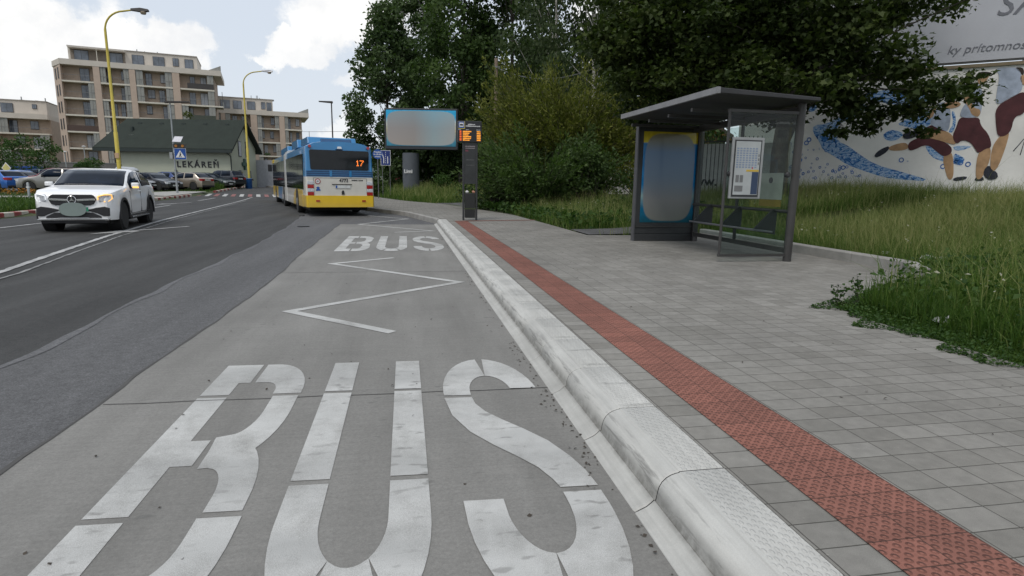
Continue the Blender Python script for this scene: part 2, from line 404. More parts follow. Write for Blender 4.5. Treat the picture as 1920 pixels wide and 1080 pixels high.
GX, GY = np.meshgrid(gx, gy); GZ = G(GX, GY)
V = np.stack([GX, GY, GZ], -1).reshape(-1, 3); nxg = len(gx)
ii = (np.arange(len(gy)-1)[:, None]*nxg+np.arange(nxg-1)[None, :]).ravel()
idx = np.stack([ii, ii+1, ii+nxg+1, ii+nxg], -1).ravel()
tag(npmesh('ground', V, 4, idx, M_SOIL, smooth=True), kind='structure')

grid_sheet('road', YS, Lx, lambda y: Kx(y)+(0 if y > 19.2 else .2), lambda y: T(y), M_ASPH, 8)
def jit(seed, amp, f=.9):
    r = np.random.default_rng(seed); ph = r.uniform(0, 6.28, 5)
    return lambda y: amp*sum(math.sin(y*f*(1.7**k)+ph[k])/(1.35**k) for k in range(5))*.5
j1, j2 = jit(1, .05), jit(2, .018, 2.)
YB = np.arange(-4, 40, .25)
darkedge = lambda y: np.interp(y, [-5, 4.6, 6.7, 11.2, 15.4, 22, 34, 40], [-2.86, -2.9, -2.94, -3.06, -3.2, -3.75, -4.68, -5.4])+j1(y)
concedge = lambda y: np.interp(y, [-5, 2.85, 8, 11, 19.1], [-1.86, -1.84, -1.78, -1.9, -2.03])+j2(y)
grid_sheet('asphalt_patch', YB, darkedge, lambda y: Kx(y)-.02 if y > 19.2 else -1.6, lambda y: T(y)+.004, M_ASPH2, 4)
YC = np.arange(-4, 19.31, .3)
grid_sheet('concrete_bay', YC, concedge, lambda y: .97, lambda y: .009, M_CONC, 4)
M_JOINT = mat('joint_tar', (.075, .073, .07), .9)
mb = MB()
for yj in (-1.6, 3.64, 8.88, 14.1):
    V = [(x, yj+.05*-(x+.45)*.55+.006*math.sin(x*9), .0115) for x in np.linspace(-1.8, .96, 12)]
    mb.add([(p[0], p[1]-.005, p[2]) for p in V]+[(p[0], p[1]+.005, p[2]) for p in V], [(i, i+1, i+13, i+12) for i in range(11)])
tag(mb.build('expansion_joints', M_JOINT), kind='structure')
# seam of tar between the concrete bay and the asphalt, and along the old cut
tag(grid_sheet('tar_seam', np.arange(-4, 19.2, .2), lambda y: concedge(y)-.014-.009*math.sin(y*5), lambda y: concedge(y)+.006, lambda y: .0125, M_JOINT, 1), kind='structure')
M_SEAM = asphalt('asphalt_seam', (.128, .128, .132), .2)
grid_sheet('cut_seam', np.arange(-4, 30, .2), lambda y: darkedge(y)-.02, lambda y: darkedge(y)+.045+.03*math.sin(y*2.7), lambda y: T(y)+.0075, M_SEAM, 1)

YP = YSE
grid_sheet('pavement', YP[YP <= 19.2], lambda y: 1.313, Ex, lambda y: .18+T(y), M_PAVE, 6, .22)
YQ = np.concatenate([[19.2], YP[YP > 19.2]])
grid_sheet('pavement_beyond', YQ, lambda y: 1.18 if y <= 19.25 else Kx(y)+.14, lambda y: Ex(y) if y < 46 else Kx(y)+3.3, lambda y: .176+T(y), M_PAVE, 6, .2)
grid_sheet('tactile_strip', np.arange(-3, 18.01, .5), lambda y: 1.507, lambda y: 1.907, lambda y: .185, M_TACT, 1)
mb = MB(); mb.add([(1.507, 17.95, .187), (4.22, 18.75, .187), (4.22, 19.0, .187), (1.507, 18.2, .187)], [(0, 1, 2, 3)])
tag(mb.build('tactile_crossline', M_TACT), kind='structure')
# kerbs
def kerb_mat():
    m, nt, b = newmat('precast_kerb')
    tc = N(nt, 'ShaderNodeTexCoord'); O = tc.outputs['Object']
    big = noise(nt, 1.7, 6, .65, O); fine = noise(nt, 240, 3, .6, O)
    mp = N(nt, 'ShaderNodeMapping'); mp.inputs['Scale'].default_value = (40, 1.2, 8); nt.links.new(O, mp.inputs[0]); st = noise(nt, 1., 5, .6, mp.outputs[0])
    c = ramp(nt, big.outputs['Fac'], [(.3, (.41, .405, .38)), (.7, (.53, .525, .495))])
    cc = mix(nt, 1., c.outputs['Color'], ramp(nt, st.outputs['Fac'], [(.3, .86), (.65, 1.05)]).outputs['Color'], 'MULTIPLY')
    cc = mix(nt, 1., cc, ramp(nt, fine.outputs['Fac'], [(.3, .92), (.7, 1.06)]).outputs['Color'], 'MULTIPLY')
    # rubber scuffs and grime on the foot of the face, crease shadow painted in
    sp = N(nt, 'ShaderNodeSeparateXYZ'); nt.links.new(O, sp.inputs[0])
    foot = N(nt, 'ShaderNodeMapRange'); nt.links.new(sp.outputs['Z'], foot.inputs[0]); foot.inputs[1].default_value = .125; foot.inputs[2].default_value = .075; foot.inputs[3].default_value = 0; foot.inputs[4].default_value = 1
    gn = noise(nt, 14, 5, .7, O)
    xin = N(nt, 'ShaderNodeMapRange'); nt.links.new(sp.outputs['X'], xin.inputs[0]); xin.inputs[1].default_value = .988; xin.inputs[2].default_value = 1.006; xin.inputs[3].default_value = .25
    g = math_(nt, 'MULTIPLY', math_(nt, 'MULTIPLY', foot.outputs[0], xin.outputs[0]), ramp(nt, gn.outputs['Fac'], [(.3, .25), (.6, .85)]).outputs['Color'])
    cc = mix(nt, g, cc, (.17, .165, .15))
    # rubber scuffs dragged along the shoulder, damp bars left across the tread of the older blocks
    mq = N(nt, 'ShaderNodeMapping'); mq.inputs['Scale'].default_value = (22, 2.2, 22); nt.links.new(O, mq.inputs[0]); sc2 = noise(nt, 1.3, 4, .65, mq.outputs[0])
    shl = N(nt, 'ShaderNodeMapRange'); nt.links.new(sp.outputs['X'], shl.inputs[0]); shl.inputs[1].default_value = 1.085; shl.inputs[2].default_value = 1.03; zs = N(nt, 'ShaderNodeMapRange'); nt.links.new(sp.outputs['Z'], zs.inputs[0]); zs.inputs[1].default_value = .07; zs.inputs[2].default_value = .1
    cc = mix(nt, math_(nt, 'MULTIPLY', math_(nt, 'MULTIPLY', shl.outputs[0], zs.outputs[0]), ramp(nt, sc2.outputs['Fac'], [(.52, 0.), (.63, .6)]).outputs['Color']), cc, (.13, .128, .12))
    wy = math_(nt, 'SINE', math_(nt, 'MULTIPLY', math_(nt, 'ADD', sp.outputs['Y'], math_(nt, 'MULTIPLY', big.outputs['Fac'], .12)), 17.95))
    tx = N(nt, 'ShaderNodeMapRange'); nt.links.new(sp.outputs['X'], tx.inputs[0]); tx.inputs[1].default_value = 1.10; tx.inputs[2].default_value = 1.16
    ty = N(nt, 'ShaderNodeMapRange'); nt.links.new(sp.outputs['Y'], ty.inputs[0]); ty.inputs[1].default_value = 2.6; ty.inputs[2].default_value = 2.9
    bar = math_(nt, 'MULTIPLY', math_(nt, 'MULTIPLY', ramp(nt, wy, [(.9, 0.), (.98, .8)]).outputs['Color'], math_(nt, 'MULTIPLY', tx.outputs[0], ty.outputs[0])), ramp(nt, gn.outputs['Fac'], [(.38, .1), (.6, .75)]).outputs['Color'])
    cc = mix(nt, bar, cc, (.2, .198, .185))
    nt.links.new(cc, b.inputs['Base Color']); b.inputs['Roughness'].default_value = .7
    # raised diamond tread on the flat top only
    vo = N(nt, 'ShaderNodeTexVoronoi'); vo.voronoi_dimensions = '2D'; vo.inputs['Scale'].default_value = 26; vo.inputs['Randomness'].default_value = .3
    rt = N(nt, 'ShaderNodeMapping'); rt.inputs['Scale'].default_value = (1.9, 1, 1); rt.inputs['Rotation'].default_value = (0, 0, R(25)); nt.links.new(O, rt.inputs[0]); nt.links.new(rt.outputs[0], vo.inputs['Vector'])
    top = N(nt, 'ShaderNodeMapRange'); nt.links.new(sp.outputs['X'], top.inputs[0]); top.inputs[1].default_value = 1.115; top.inputs[2].default_value = 1.13
    h = math_(nt, 'MULTIPLY', ramp(nt, vo.outputs['Distance'], [(.2, 1.), (.38, 0.)]).outputs['Color'], top.outputs[0])
    h = math_(nt, 'ADD', h, math_(nt, 'MULTIPLY', fine.outputs['Fac'], .12))
    bumpit(nt, b, h, .9, .004)
    return m
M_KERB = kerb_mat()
M_DARK = mat('dark_gap', (.03, .03, .03), .9)
prof = [(.915, .0), (.922, .012), (.945, .022), (.972, .034), (.992, .050), (1.003, .060), (1.008, .056), (1.012, .066), (1.016, .092), (1.022, .118), (1.034, .140), (1.052, .157), (1.072, .168), (1.094, .1745), (1.106, .176), (1.110, .1805), (1.14, .181), (1.309, .181)]
mb = MB(); mg = MB()
y = 1.39-.7*6
while y < 19.1:
    y1 = min(y+.695, 19.15); vs = []; n = len(prof)
    for yy in (y, y+.008, y1-.008, y1):
        d = .004 if yy in (y, y1) else 0
        vs += [(px+d*.6, yy, pz-d) for px, pz in prof]
    fs = [(a*n+j, a*n+j+1, (a+1)*n+j+1, (a+1)*n+j) for a in range(3) for j in range(n-1)]
    mb.add(vs, fs)
    mg.add([(px+.006, y1, pz-.006) for px, pz in prof]+[(px+.006, y1+.006, pz-.006) for px, pz in prof], [(j, j+1, j+1+n, j+n) for j in range(n-1)])
    y += .7
mg.box(1.13, 1.311, -3.2, 19.1, .1, .172)
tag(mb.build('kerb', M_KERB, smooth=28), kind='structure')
tag(mg.build('kerb_joints', M_DARK), kind='structure')
M_KERB2 = mat('concrete_edging', (.3, .29, .27), .85, var=.2, scale=3, bump=.3, bscale=60)
def kerb_run(name, pts, wdt, hgt, m, z0=0., alt=None, step=.5):
    P = np.array(pts, float); d = np.hypot(*(P[1:]-P[:-1]).T); s = np.concatenate([[0], np.cumsum(d)])
    q = np.arange(0, s[-1], step); xs = np.interp(q, s, P[:, 0]); ys_ = np.interp(q, s, P[:, 1])
    mb = MB()
    for i in range(len(q)-1):
        a = Vector((xs[i], ys_[i], 0)); b_ = Vector((xs[i+1], ys_[i+1], 0)); t = (b_-a).normalized(); nrm = Vector((t.y, -t.x, 0))*wdt
        za, zb = z0+float(T(a.y)), z0+float(T(b_.y)); gap = t*.004
        a2, b2 = a+gap, b_-gap; c = .018
        vs = []
        for p, z in ((a2, za), (b2, zb)):
            n1 = nrm.normalized()*c if wdt > 0 else -nrm.normalized()*c
            vs += [(p.x, p.y, z-.1), (p.x, p.y, z+hgt-c), ((p+n1*(1 if wdt > 0 else -1)).x, (p+n1*(1 if wdt > 0 else -1)).y, z+hgt), ((p+nrm).x, (p+nrm).y, z+hgt), ((p+nrm).x, (p+nrm).y, z-.1)]
        mb.add(vs, [(0, 1, 6, 5), (1, 2, 7, 6), (2, 3, 8, 7), (3, 4, 9, 8), (0, 1, 2, 3, 4), (5, 9, 8, 7, 6)], (i % 2) if alt else 0)
    return tag(mb.build(name, alt if alt else m), kind='structure')
yk = np.arange(19.3, 80, .8)
kerb_run('kerb_beyond', [(1.0, 19.15)]+[(float(Kx(y)), y) for y in yk], .14, .178, M_KERB2, step=.8)
kerb_run('edging_kerb', [(7.1, 13.2), (7.1, 6.7), (6.5, 6.45)], -.16, .34, M_KERB2, step=1.)
M_KR = paint_mat('kerb_paint_red', (.3, .045, .04), (.3, .28, .25), .5)
M_KW = paint_mat('kerb_paint_cream', (.62, .58, .48), (.35, .33, .3), .4)
ya = np.arange(-2, 46.5, .8); kerb_run('painted_kerb', [(float(Lx(y)), y) for y in ya], -.2, .17, None, alt=[M_KR, M_KW], step=.5)
yb = np.arange(53, 80, .8); kerb_run('painted_kerb_beyond', [(float(Lx(y))+.1, y) for y in yb], -.2, .17, None, alt=[M_KR, M_KW], step=.9)
# asphalt paths on the bank, island path and its flower bed
def drape(name, pts, dz, m, n=8):
    """quad a,b,c,d draped on the terrain"""
    a, b, c, d = [Vector(p) for p in pts]; V = []
    for i in range(n+1):
        for j in range(n+1):
            u, v = i/n, j/n; p = a.lerp(b, u).lerp(d.lerp(c, u), v); V.append((p.x, p.y, float(G(p.x, p.y))+dz))
    q = n+1
    return tag(MB().add(V, [(i*q+j, i*q+j+1, (i+1)*q+j+1, (i+1)*q+j) for i in range(n) for j in range(n)]).build(name, m), kind='structure')
drape('side_path', [(4.3, 13.3), (9.5, 14.4), (9.5, 16.0), (4.3, 14.9)], .05, M_PATH)
drape('side_path_beyond', [(2.6, 30), (9, 34), (9, 36.5), (1.8, 34)], .06, M_PATH)
drape('island_path', [(-45, 32.8), (-15.0, 38.8), (-15.2, 41.6), (-45, 36)], .03, mat('pale_path', (.33, .31, .28), .9))
drape('car_park', [(-60, 46), (-20, 48), (-20, 72), (-70, 72)], .02, M_ASPH2, 12)
drape('island_pavement', [(-20, 44.2), (-15.4, 42), (-15.7, 51), (-18, 51)], .05, mat('slab_pavement', (.34, .33, .31), .9))

# ------------------------------------------------------------------ markings
def glyph_strokes():
    def arc(cx, cy, rx, ry, a0, a1, n=10):
        return [(cx+rx*math.cos(R(a0+(a1-a0)*i/n)), cy+ry*math.sin(R(a0+(a1-a0)*i/n))) for i in range(n+1)]
    W = .28
    B = [([(.14, 0), (.14, .55)], W), ([(.14, .58), (.14, 1.53)], W), ([(.14, 1.56), (.14, 2.)], W),
         ([(.28, 1.86), (.40, 1.86)], W), ([(.28, .98), (.44, .98)], .2), ([(.28, .14), (.44, .14)], W),
         ([(.45, 1.86), (.58, 1.86)]+arc(.58, 1.60, .27, .26, 85, 5, 8)+[(.85, 1.56)], W),
         ([(.85, 1.53), (.85, 1.36)]+arc(.58, 1.36, .27, .36, -5, -85, 8)+[(.49, .98)], .25),
         ([(.49, .98), (.58, .985)]+arc(.58, .66, .28, .32, 85, 5, 8)+[(.86, .58)], .25),
         ([(.86, .55), (.86, .44)]+arc(.58, .44, .28, .30, -5, -85, 8)+[(.49, .14)], W)]
    U = [([(.14, 2), (.14, 1.57)], W), ([(.14, 1.54), (.14, .74)], W), ([(.14, .71), (.14, .5)]+arc(.5, .5, .36, .36, 185, 235, 6), W),
         (arc(.5, .5, .36, .36, 241, 299, 6), W), (arc(.5, .5, .36, .36, 305, 355, 6)+[(.86, .5), (.86, .71)], W),
         ([(.86, .74), (.86, 1.54)], W), ([(.86, 1.57), (.86, 2.)], W)]
    S = [([(.86, 1.53)]+arc(.5, 1.5, .36, .36, 8, 86, 8), W), (arc(.5, 1.5, .36, .36, 93, 178, 8)+[(.14, 1.46)], W),
         ([(.14, 1.43), (.17, 1.29), (.27, 1.16), (.42, 1.05), (.58, .95), (.72, .85), (.81, .74), (.85, .66), (.86, .61)], W),
         ([(.86, .58), (.862, .5)]+arc(.5, .5, .36, .36, -5, -88, 8), W), (arc(.5, .5, .36, .36, -95, -172, 8)+[(.14, .56)], W)]
    return {'B': B, 'U': U, 'S': S}
GLY = glyph_strokes()
def word(name, x0, y0, sx, sy, adv, z, shear=0.):
    mb = MB(); dz = 0
    for k, ch in enumerate('BUS'):
        for pts, wd in GLY[ch]:
            P = np.array(pts, float); n = len(P); vs = []
            for i in range(n):
                t = P[min(i+1, n-1)]-P[max(i-1, 0)]; t = t/np.linalg.norm(t); nn = np.array([-t[1], t[0]])*wd/2
                if i in (0, n-1) and abs(t[1]) > abs(t[0])*(1.6 if ch == 'S' else 3): nn = np.array([-np.sign(t[1])*wd/2, 0])
                for s in (1, -1):
                    q = P[i]+nn*s; q[0] = min(max(q[0], 0), 1.02); q[1] = min(max(q[1], 0), 2.)
                    Y = y0+q[1]*sy; X = x0+k*adv+q[0]*sx
                    vs.append((X, Y+shear*(X+.45), z+dz))
            dz += .00008
            mb.add(vs, [(2*i, 2*i+1, 2*i+3, 2*i+2) for i in range(n-1)])
    return tag(mb.build(name, M_PAINT), kind='structure')
word('bus_marking_near', -1.285, 1.52, .615, 1.405, .755, .0112, -.045)
word('bus_marking_far', -1.375, 11.62, .635, 1.60, .77, .0118, -.01)
def stripe(name, pts, wd, z, m, closed=False):
    P = [Vector((p[0], p[1])) for p in pts]; vs = []; n = len(P)
    for i in range(n):
        t0 = (P[i]-P[i-1]).normalized() if i > 0 else (P[1]-P[0]).normalized()
        t1 = (P[i+1]-P[i]).normalized() if i < n-1 else t0
        n0 = Vector((-t0.y, t0.x)); n1 = Vector((-t1.y, t1.x)); mm = (n0+n1).normalized(); l = min(4., 1/max(.2, mm.dot(n0)))
        for s in (1, -1):
            q = P[i]+mm*(wd/2*l*s); vs.append((q.x, q.y, z(q.y) if callable(z) else z))
    return tag(MB().add(vs, [(2*i, 2*i+1, 2*i+3, 2*i+2) for i in range(n-1)]).build(name, m), kind='structure')
stripe('zigzag_marking_near', [(-.22, 10.55), (-1.2, 9.83), (.72, 7.85), (-1.2, 6.2), (-.13, 5.2)], .105, .0133, M_PAINT)
stripe('zigzag_marking_far', [(-.30, 16.0), (.75, 16.5), (-1.45, 19.05), (.1, 21.95), (-1.5, 23.9), (-1.2, 24.2)], .105, .0137, M_PAINT)
lane = lambda y: np.interp(y, [0, 4, 9.2, 11.6, 15, 20.8, 27.3, 37, 52, 60], [-4.75, -5.1, -5.63, -6.15, -6.83, -7.8, -8.65, -9.9, -11.8, -13.2])
def rough_line(name, cx, y0, y1, wd, dz, m, seed):
    r = np.random.default_rng(seed); ys = np.arange(y0, y1, .12)
    grid_sheet(name, ys, lambda y: cx(y)-wd/2+r.normal(0, .008), lambda y: cx(y)+wd/2+r.normal(0, .008), lambda y: T(y)+dz, m, 1)
rough_line('lane_line', lane, 1, 46, .115, .010, M_PAINT_LINE, 3)
rough_line('old_lane_line', lambda y: lane(y)+.27, 3, 40, .05, .008, M_PAINT_OLD, 4)
rough_line('verge_line', lambda y: Lx(y)+2.3, 16, 25, .12, .010, M_PAINT_LINE, 5)
for k, (a, b) in enumerate(((29, 32.5), (39, 44))):
    rough_line('lane_dash', lambda y: (lane(y)+Lx(y))/2-.1, a, b, .13, .010, M_PAINT_LINE, 6+k)
rough_line('lane_dash', lambda y: (lane(y)+Lx(y))/2+.2, 9, 13.5, .13, .010, M_PAINT_LINE, 9)
def arrow(name, x, y, ang, s=1.):
    pts = [(-.07, -1.6), (.07, -1.6), (.07, .2), (.34, .2), (0, 1.3), (-.34, .2), (-.07, .2)]
    c, sn = math.cos(ang), math.sin(ang); V = [(x+(p[0]*c-p[1]*sn)*s, y+(p[0]*sn+p[1]*c)*s, 0) for p in pts]
    tri = tessellate_polygon([[Vector(p) for p in V]])
    return tag(MB().add([(p[0], p[1], float(T(p[1]))+.011) for p in V], [tuple(t) for t in tri]).build(name, M_PAINT_LINE), kind='structure')
arrow('arrow_marking', -6.85, 16.6, R(152))
arrow('arrow_marking', -12.4, 34.5, R(170), 1.2)
# red and white zebra at the end of the road
mz = MB(); mr = MB()
for k in range(16):
    y0 = 46.8; x0 = -15.2+k*.62; sh = .1
    q = [(x0, y0), (x0+.31, y0), (x0+.31-1., y0+4.2), (x0-1., y0+4.2)]
    (mz if k % 2 else mr).add([(a, b+(a+15)*-.12, float(T(b))+.012) for a, b in q], [(0, 1, 2, 3)])
mz.add([], []); tag(mz.build('zebra_white', M_PAINT), kind='structure'); tag(mr.build('zebra_red', M_PRED), kind='structure')
# ------------------------------------------------------------------ vegetation
def leaf_mat(name, dark, mid, lite, trans=.35, rough=.55):
    m, nt, b = newmat(name)
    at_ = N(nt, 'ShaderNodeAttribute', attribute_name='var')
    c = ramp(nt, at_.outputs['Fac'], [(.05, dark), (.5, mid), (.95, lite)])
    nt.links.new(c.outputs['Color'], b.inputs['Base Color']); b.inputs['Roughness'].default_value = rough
    b.inputs['Specular IOR Level'].default_value = .15
    tr = N(nt, 'ShaderNodeBsdfTranslucent')
    tc_ = mix(nt, 1., c.outputs['Color'], (1., 1.25, .5), 'MULTIPLY'); nt.links.new(tc_, tr.inputs['Color'])
    ms = N(nt, 'ShaderNodeMixShader'); ms.inputs[0].default_value = trans
    nt.links.new(b.outputs[0], ms.inputs[1]); nt.links.new(tr.outputs[0], ms.inputs[2])
    nt.links.new(ms.outputs[0], nt.nodes['Material Output'].inputs['Surface'])
    return m
L_MAPLE = leaf_mat('leaf_maple', (.024, .038, .013), (.046, .067, .021), (.085, .11, .032), .32)
L_DARK = leaf_mat('leaf_dark', (.032, .056, .019), (.058, .096, .032), (.095, .14, .046), .32)
L_POP = leaf_mat('leaf_poplar', (.035, .06, .024), (.068, .105, .043), (.11, .155, .068), .3)
L_BIRCH = leaf_mat('leaf_birch', (.028, .045, .02), (.05, .075, .03), (.08, .105, .045), .3)
L_YEW = leaf_mat('needles_yellow_green', (.035, .046, .011), (.085, .102, .022), (.18, .185, .04), .25)
L_YEL = leaf_mat('leaf_yellow', (.2, .17, .015), (.32, .28, .03), (.45, .4, .05), .35)
L_SAP = leaf_mat('leaf_sapling', (.03, .06, .018), (.055, .1, .03), (.08, .14, .045), .3)
L_WEED = leaf_mat('leaf_weed', (.022, .05, .014), (.042, .085, .02), (.075, .125, .03), .3)
M_GRASS = leaf_mat('grass_blades', (.035, .082, .014), (.092, .155, .03), (.29, .285, .125), .3)
M_GRASS_GR = leaf_mat('grass_green', (.03, .062, .014), (.058, .11, .022), (.11, .15, .04), .3)
M_BARK = mat('bark_brown', (.07, .06, .05), .95, var=.4, scale=5, bump=.8, bscale=25)
M_BIRCHBARK = mat('bark_pale', (.42, .40, .36), .85, var=.45, scale=3, bump=.4, bscale=20)

def rand_frames(n, r, tilt=None):
    """random unit normal + in-plane axis"""
    d = r.normal(size=(n, 3)); 
    if tilt is not None: d[:, 2] = np.abs(d[:, 2])+tilt
    d /= np.linalg.norm(d, axis=1, keepdims=True)
    a = r.normal(size=(n, 3)); a -= d*(a*d).sum(1, keepdims=True); a /= np.linalg.norm(a, axis=1, keepdims=True)
    return d, a, np.cross(d, a)
DIAMOND = np.array([(0, 0), (.32, .5), (0, 1), (-.32, .5)])
NEEDLE = np.array([(0, 0), (.17, .35), (0, 1), (-.17, .35)])
MAPLE = np.array([(0, 0), (.30, -.02), (.26, .18), (.52, .38), (.28, .46), (.22, .62), (0, 1.), (-.22, .62), (-.28, .46), (-.52, .38), (-.26, .18), (-.30, -.02)])
def leaves(name, P, size, shape, m, parent, r, var, tilt=None, axis=None, droop=0.):
    n = len(P); nrm, a, b = rand_frames(n, r, tilt)
    if axis is not None:
        a = axis+r.normal(0, .35, (n, 3)); a /= np.linalg.norm(a, axis=1, keepdims=True)
        nrm = nrm-a*(nrm*a).sum(1, keepdims=True); nrm /= np.linalg.norm(nrm, axis=1, keepdims=True); b = np.cross(nrm, a)
    if droop:
        a = a+np.array([0, 0, -droop]); a /= np.linalg.norm(a, axis=1, keepdims=True)
        nrm = nrm-a*(nrm*a).sum(1, keepdims=True); nrm /= np.linalg.norm(nrm, axis=1, keepdims=True); b = np.cross(nrm, a)
    s = size*r.uniform(.5, 1.4, n)
    k = len(shape)
    V = P[:, None, :]+(b[:, None, :]*shape[None, :, 0, None]+a[:, None, :]*shape[None, :, 1, None])*s[:, None, None]
    V = V+nrm[:, None, :]*(np.abs(shape[None, :, 0, None])*.35*s[:, None, None])      # folded along the midrib
    return npmesh(name, V.reshape(-1, 3), k, np.arange(n*k), m, np.repeat(var, k), parent)
def crown_points(clumps, radii, counts, r, shell=.55):
    P = []; var = []
    for c, q, n in zip(clumps, radii, counts):
        d = r.normal(size=(n, 3)); d /= np.linalg.norm(d, axis=1, keepdims=True)
        rad = (shell+(1-shell)*r.random(n))*np.where(r.random(n) < .12, 1.22, 1.)
        p = d*rad[:, None]*np.asarray(q)[None, :]
        P.append(p+np.asarray(c)); var.append(np.clip(r.normal(.5, .2, n)+r.normal(0, .13), 0, 1))
    return np.concatenate(P), np.concatenate(var)
def limb(mb, a, b, r0, r1, r, sag=.12, n=5):
    a = np.asarray(a, float); b = np.asarray(b, float); L = np.linalg.norm(b-a); off = r.normal(0, sag*L*.4, 3); off[2] = abs(off[2])*.6
    pts = [a+(b-a)*t+off*math.sin(PI*t) for t in np.linspace(0, 1, n)]
    mb.tube([tuple(p) for p in pts], list(np.linspace(r0, r1, n)), 6)
def tree(name, label, x, y, h, crown, nclump, nleaf, size, lm, shape=DIAMOND, bark=None, seed=1, r0=.2, low=.25, group='trees behind the bus stop', crad=(1., 1.7), droop=0., lean=(0, 0), taper=1.2, multi=1, ybias=0.):
    """crown = (rx, ry, z_low, z_high); several limbs reach out to the leaf clumps"""
    r = np.random.default_rng(seed); z = float(G(x, y)); t = thing(name, label, 'tree', (x, y, z-.05), 0, group)
    rx, ry, zl, zh = crown; mb = MB()
    stems = []
    for k in range(multi):
        bx, by = (0, 0) if k == 0 else r.normal(0, .5, 2)
        tip = (lean[0]+bx*3+r.normal(0, .3), lean[1]+by*3+r.normal(0, .3), zl+(zh-zl)*.86)
        st = [np.array((bx*(1+2*s)+(lean[0]+bx*.6)*s+.12*math.sin(5*s+seed), by*(1+2*s)+lean[1]*s+.1*math.cos(4*s+seed), tip[2]*s)) for s in np.linspace(0, 1, 9)]
        rr = r0*(.8 if k else 1); mb.tube([tuple(p) for p in st], [rr*1.35]+list(np.linspace(rr, rr*.18, 8)), 9); stems.append(st)
    cl, ra, cn = [], [], []
    for i in range(nclump):
        u = (i+.5)/nclump; zz = zl+(zh-zl)*u
        prof_ = math.sin(PI*min(1, max(0, (.12+.88*u))))**.6 if taper == 1 else (1-u**2.2)**.55*(.55+.45*min(1, u*3.2))
        a = i*2.39996+r.normal(0, .4); q = math.sqrt(r.uniform(.25, 1))
        c = (lean[0]*u+rx*prof_*q*math.cos(a), lean[1]*u+ry*prof_*q*math.sin(a)+ybias, zz+r.normal(0, .3))
        s = r.uniform(*crad); cl.append(c); ra.append((s*r.uniform(.85, 1.2), s*r.uniform(.85, 1.2), s*r.uniform(.6, .9))); cn.append(int(1.35*nleaf/nclump*s*s/np.mean(crad)**2))
        st = stems[i % multi]; ku = min(8, max(1, int(8*min(.95, max(low, zz/zh-.16)))))
        f_ = np.clip(max(low, zz/zh-r.uniform(.06, .24)), .12, .97)*8; k0 = int(f_); limb(mb, st[k0]+(st[min(8, k0+1)]-st[k0])*(f_-k0), c, r0*.2*(1.15-u*.7), .01, r)
    mb.build('trunk', bark or M_BARK, t, smooth=60)
    P, var = crown_points(cl, ra, cn, r)
    leaves('crown', P, size, shape, lm, t, r, var, droop=droop)
    return t
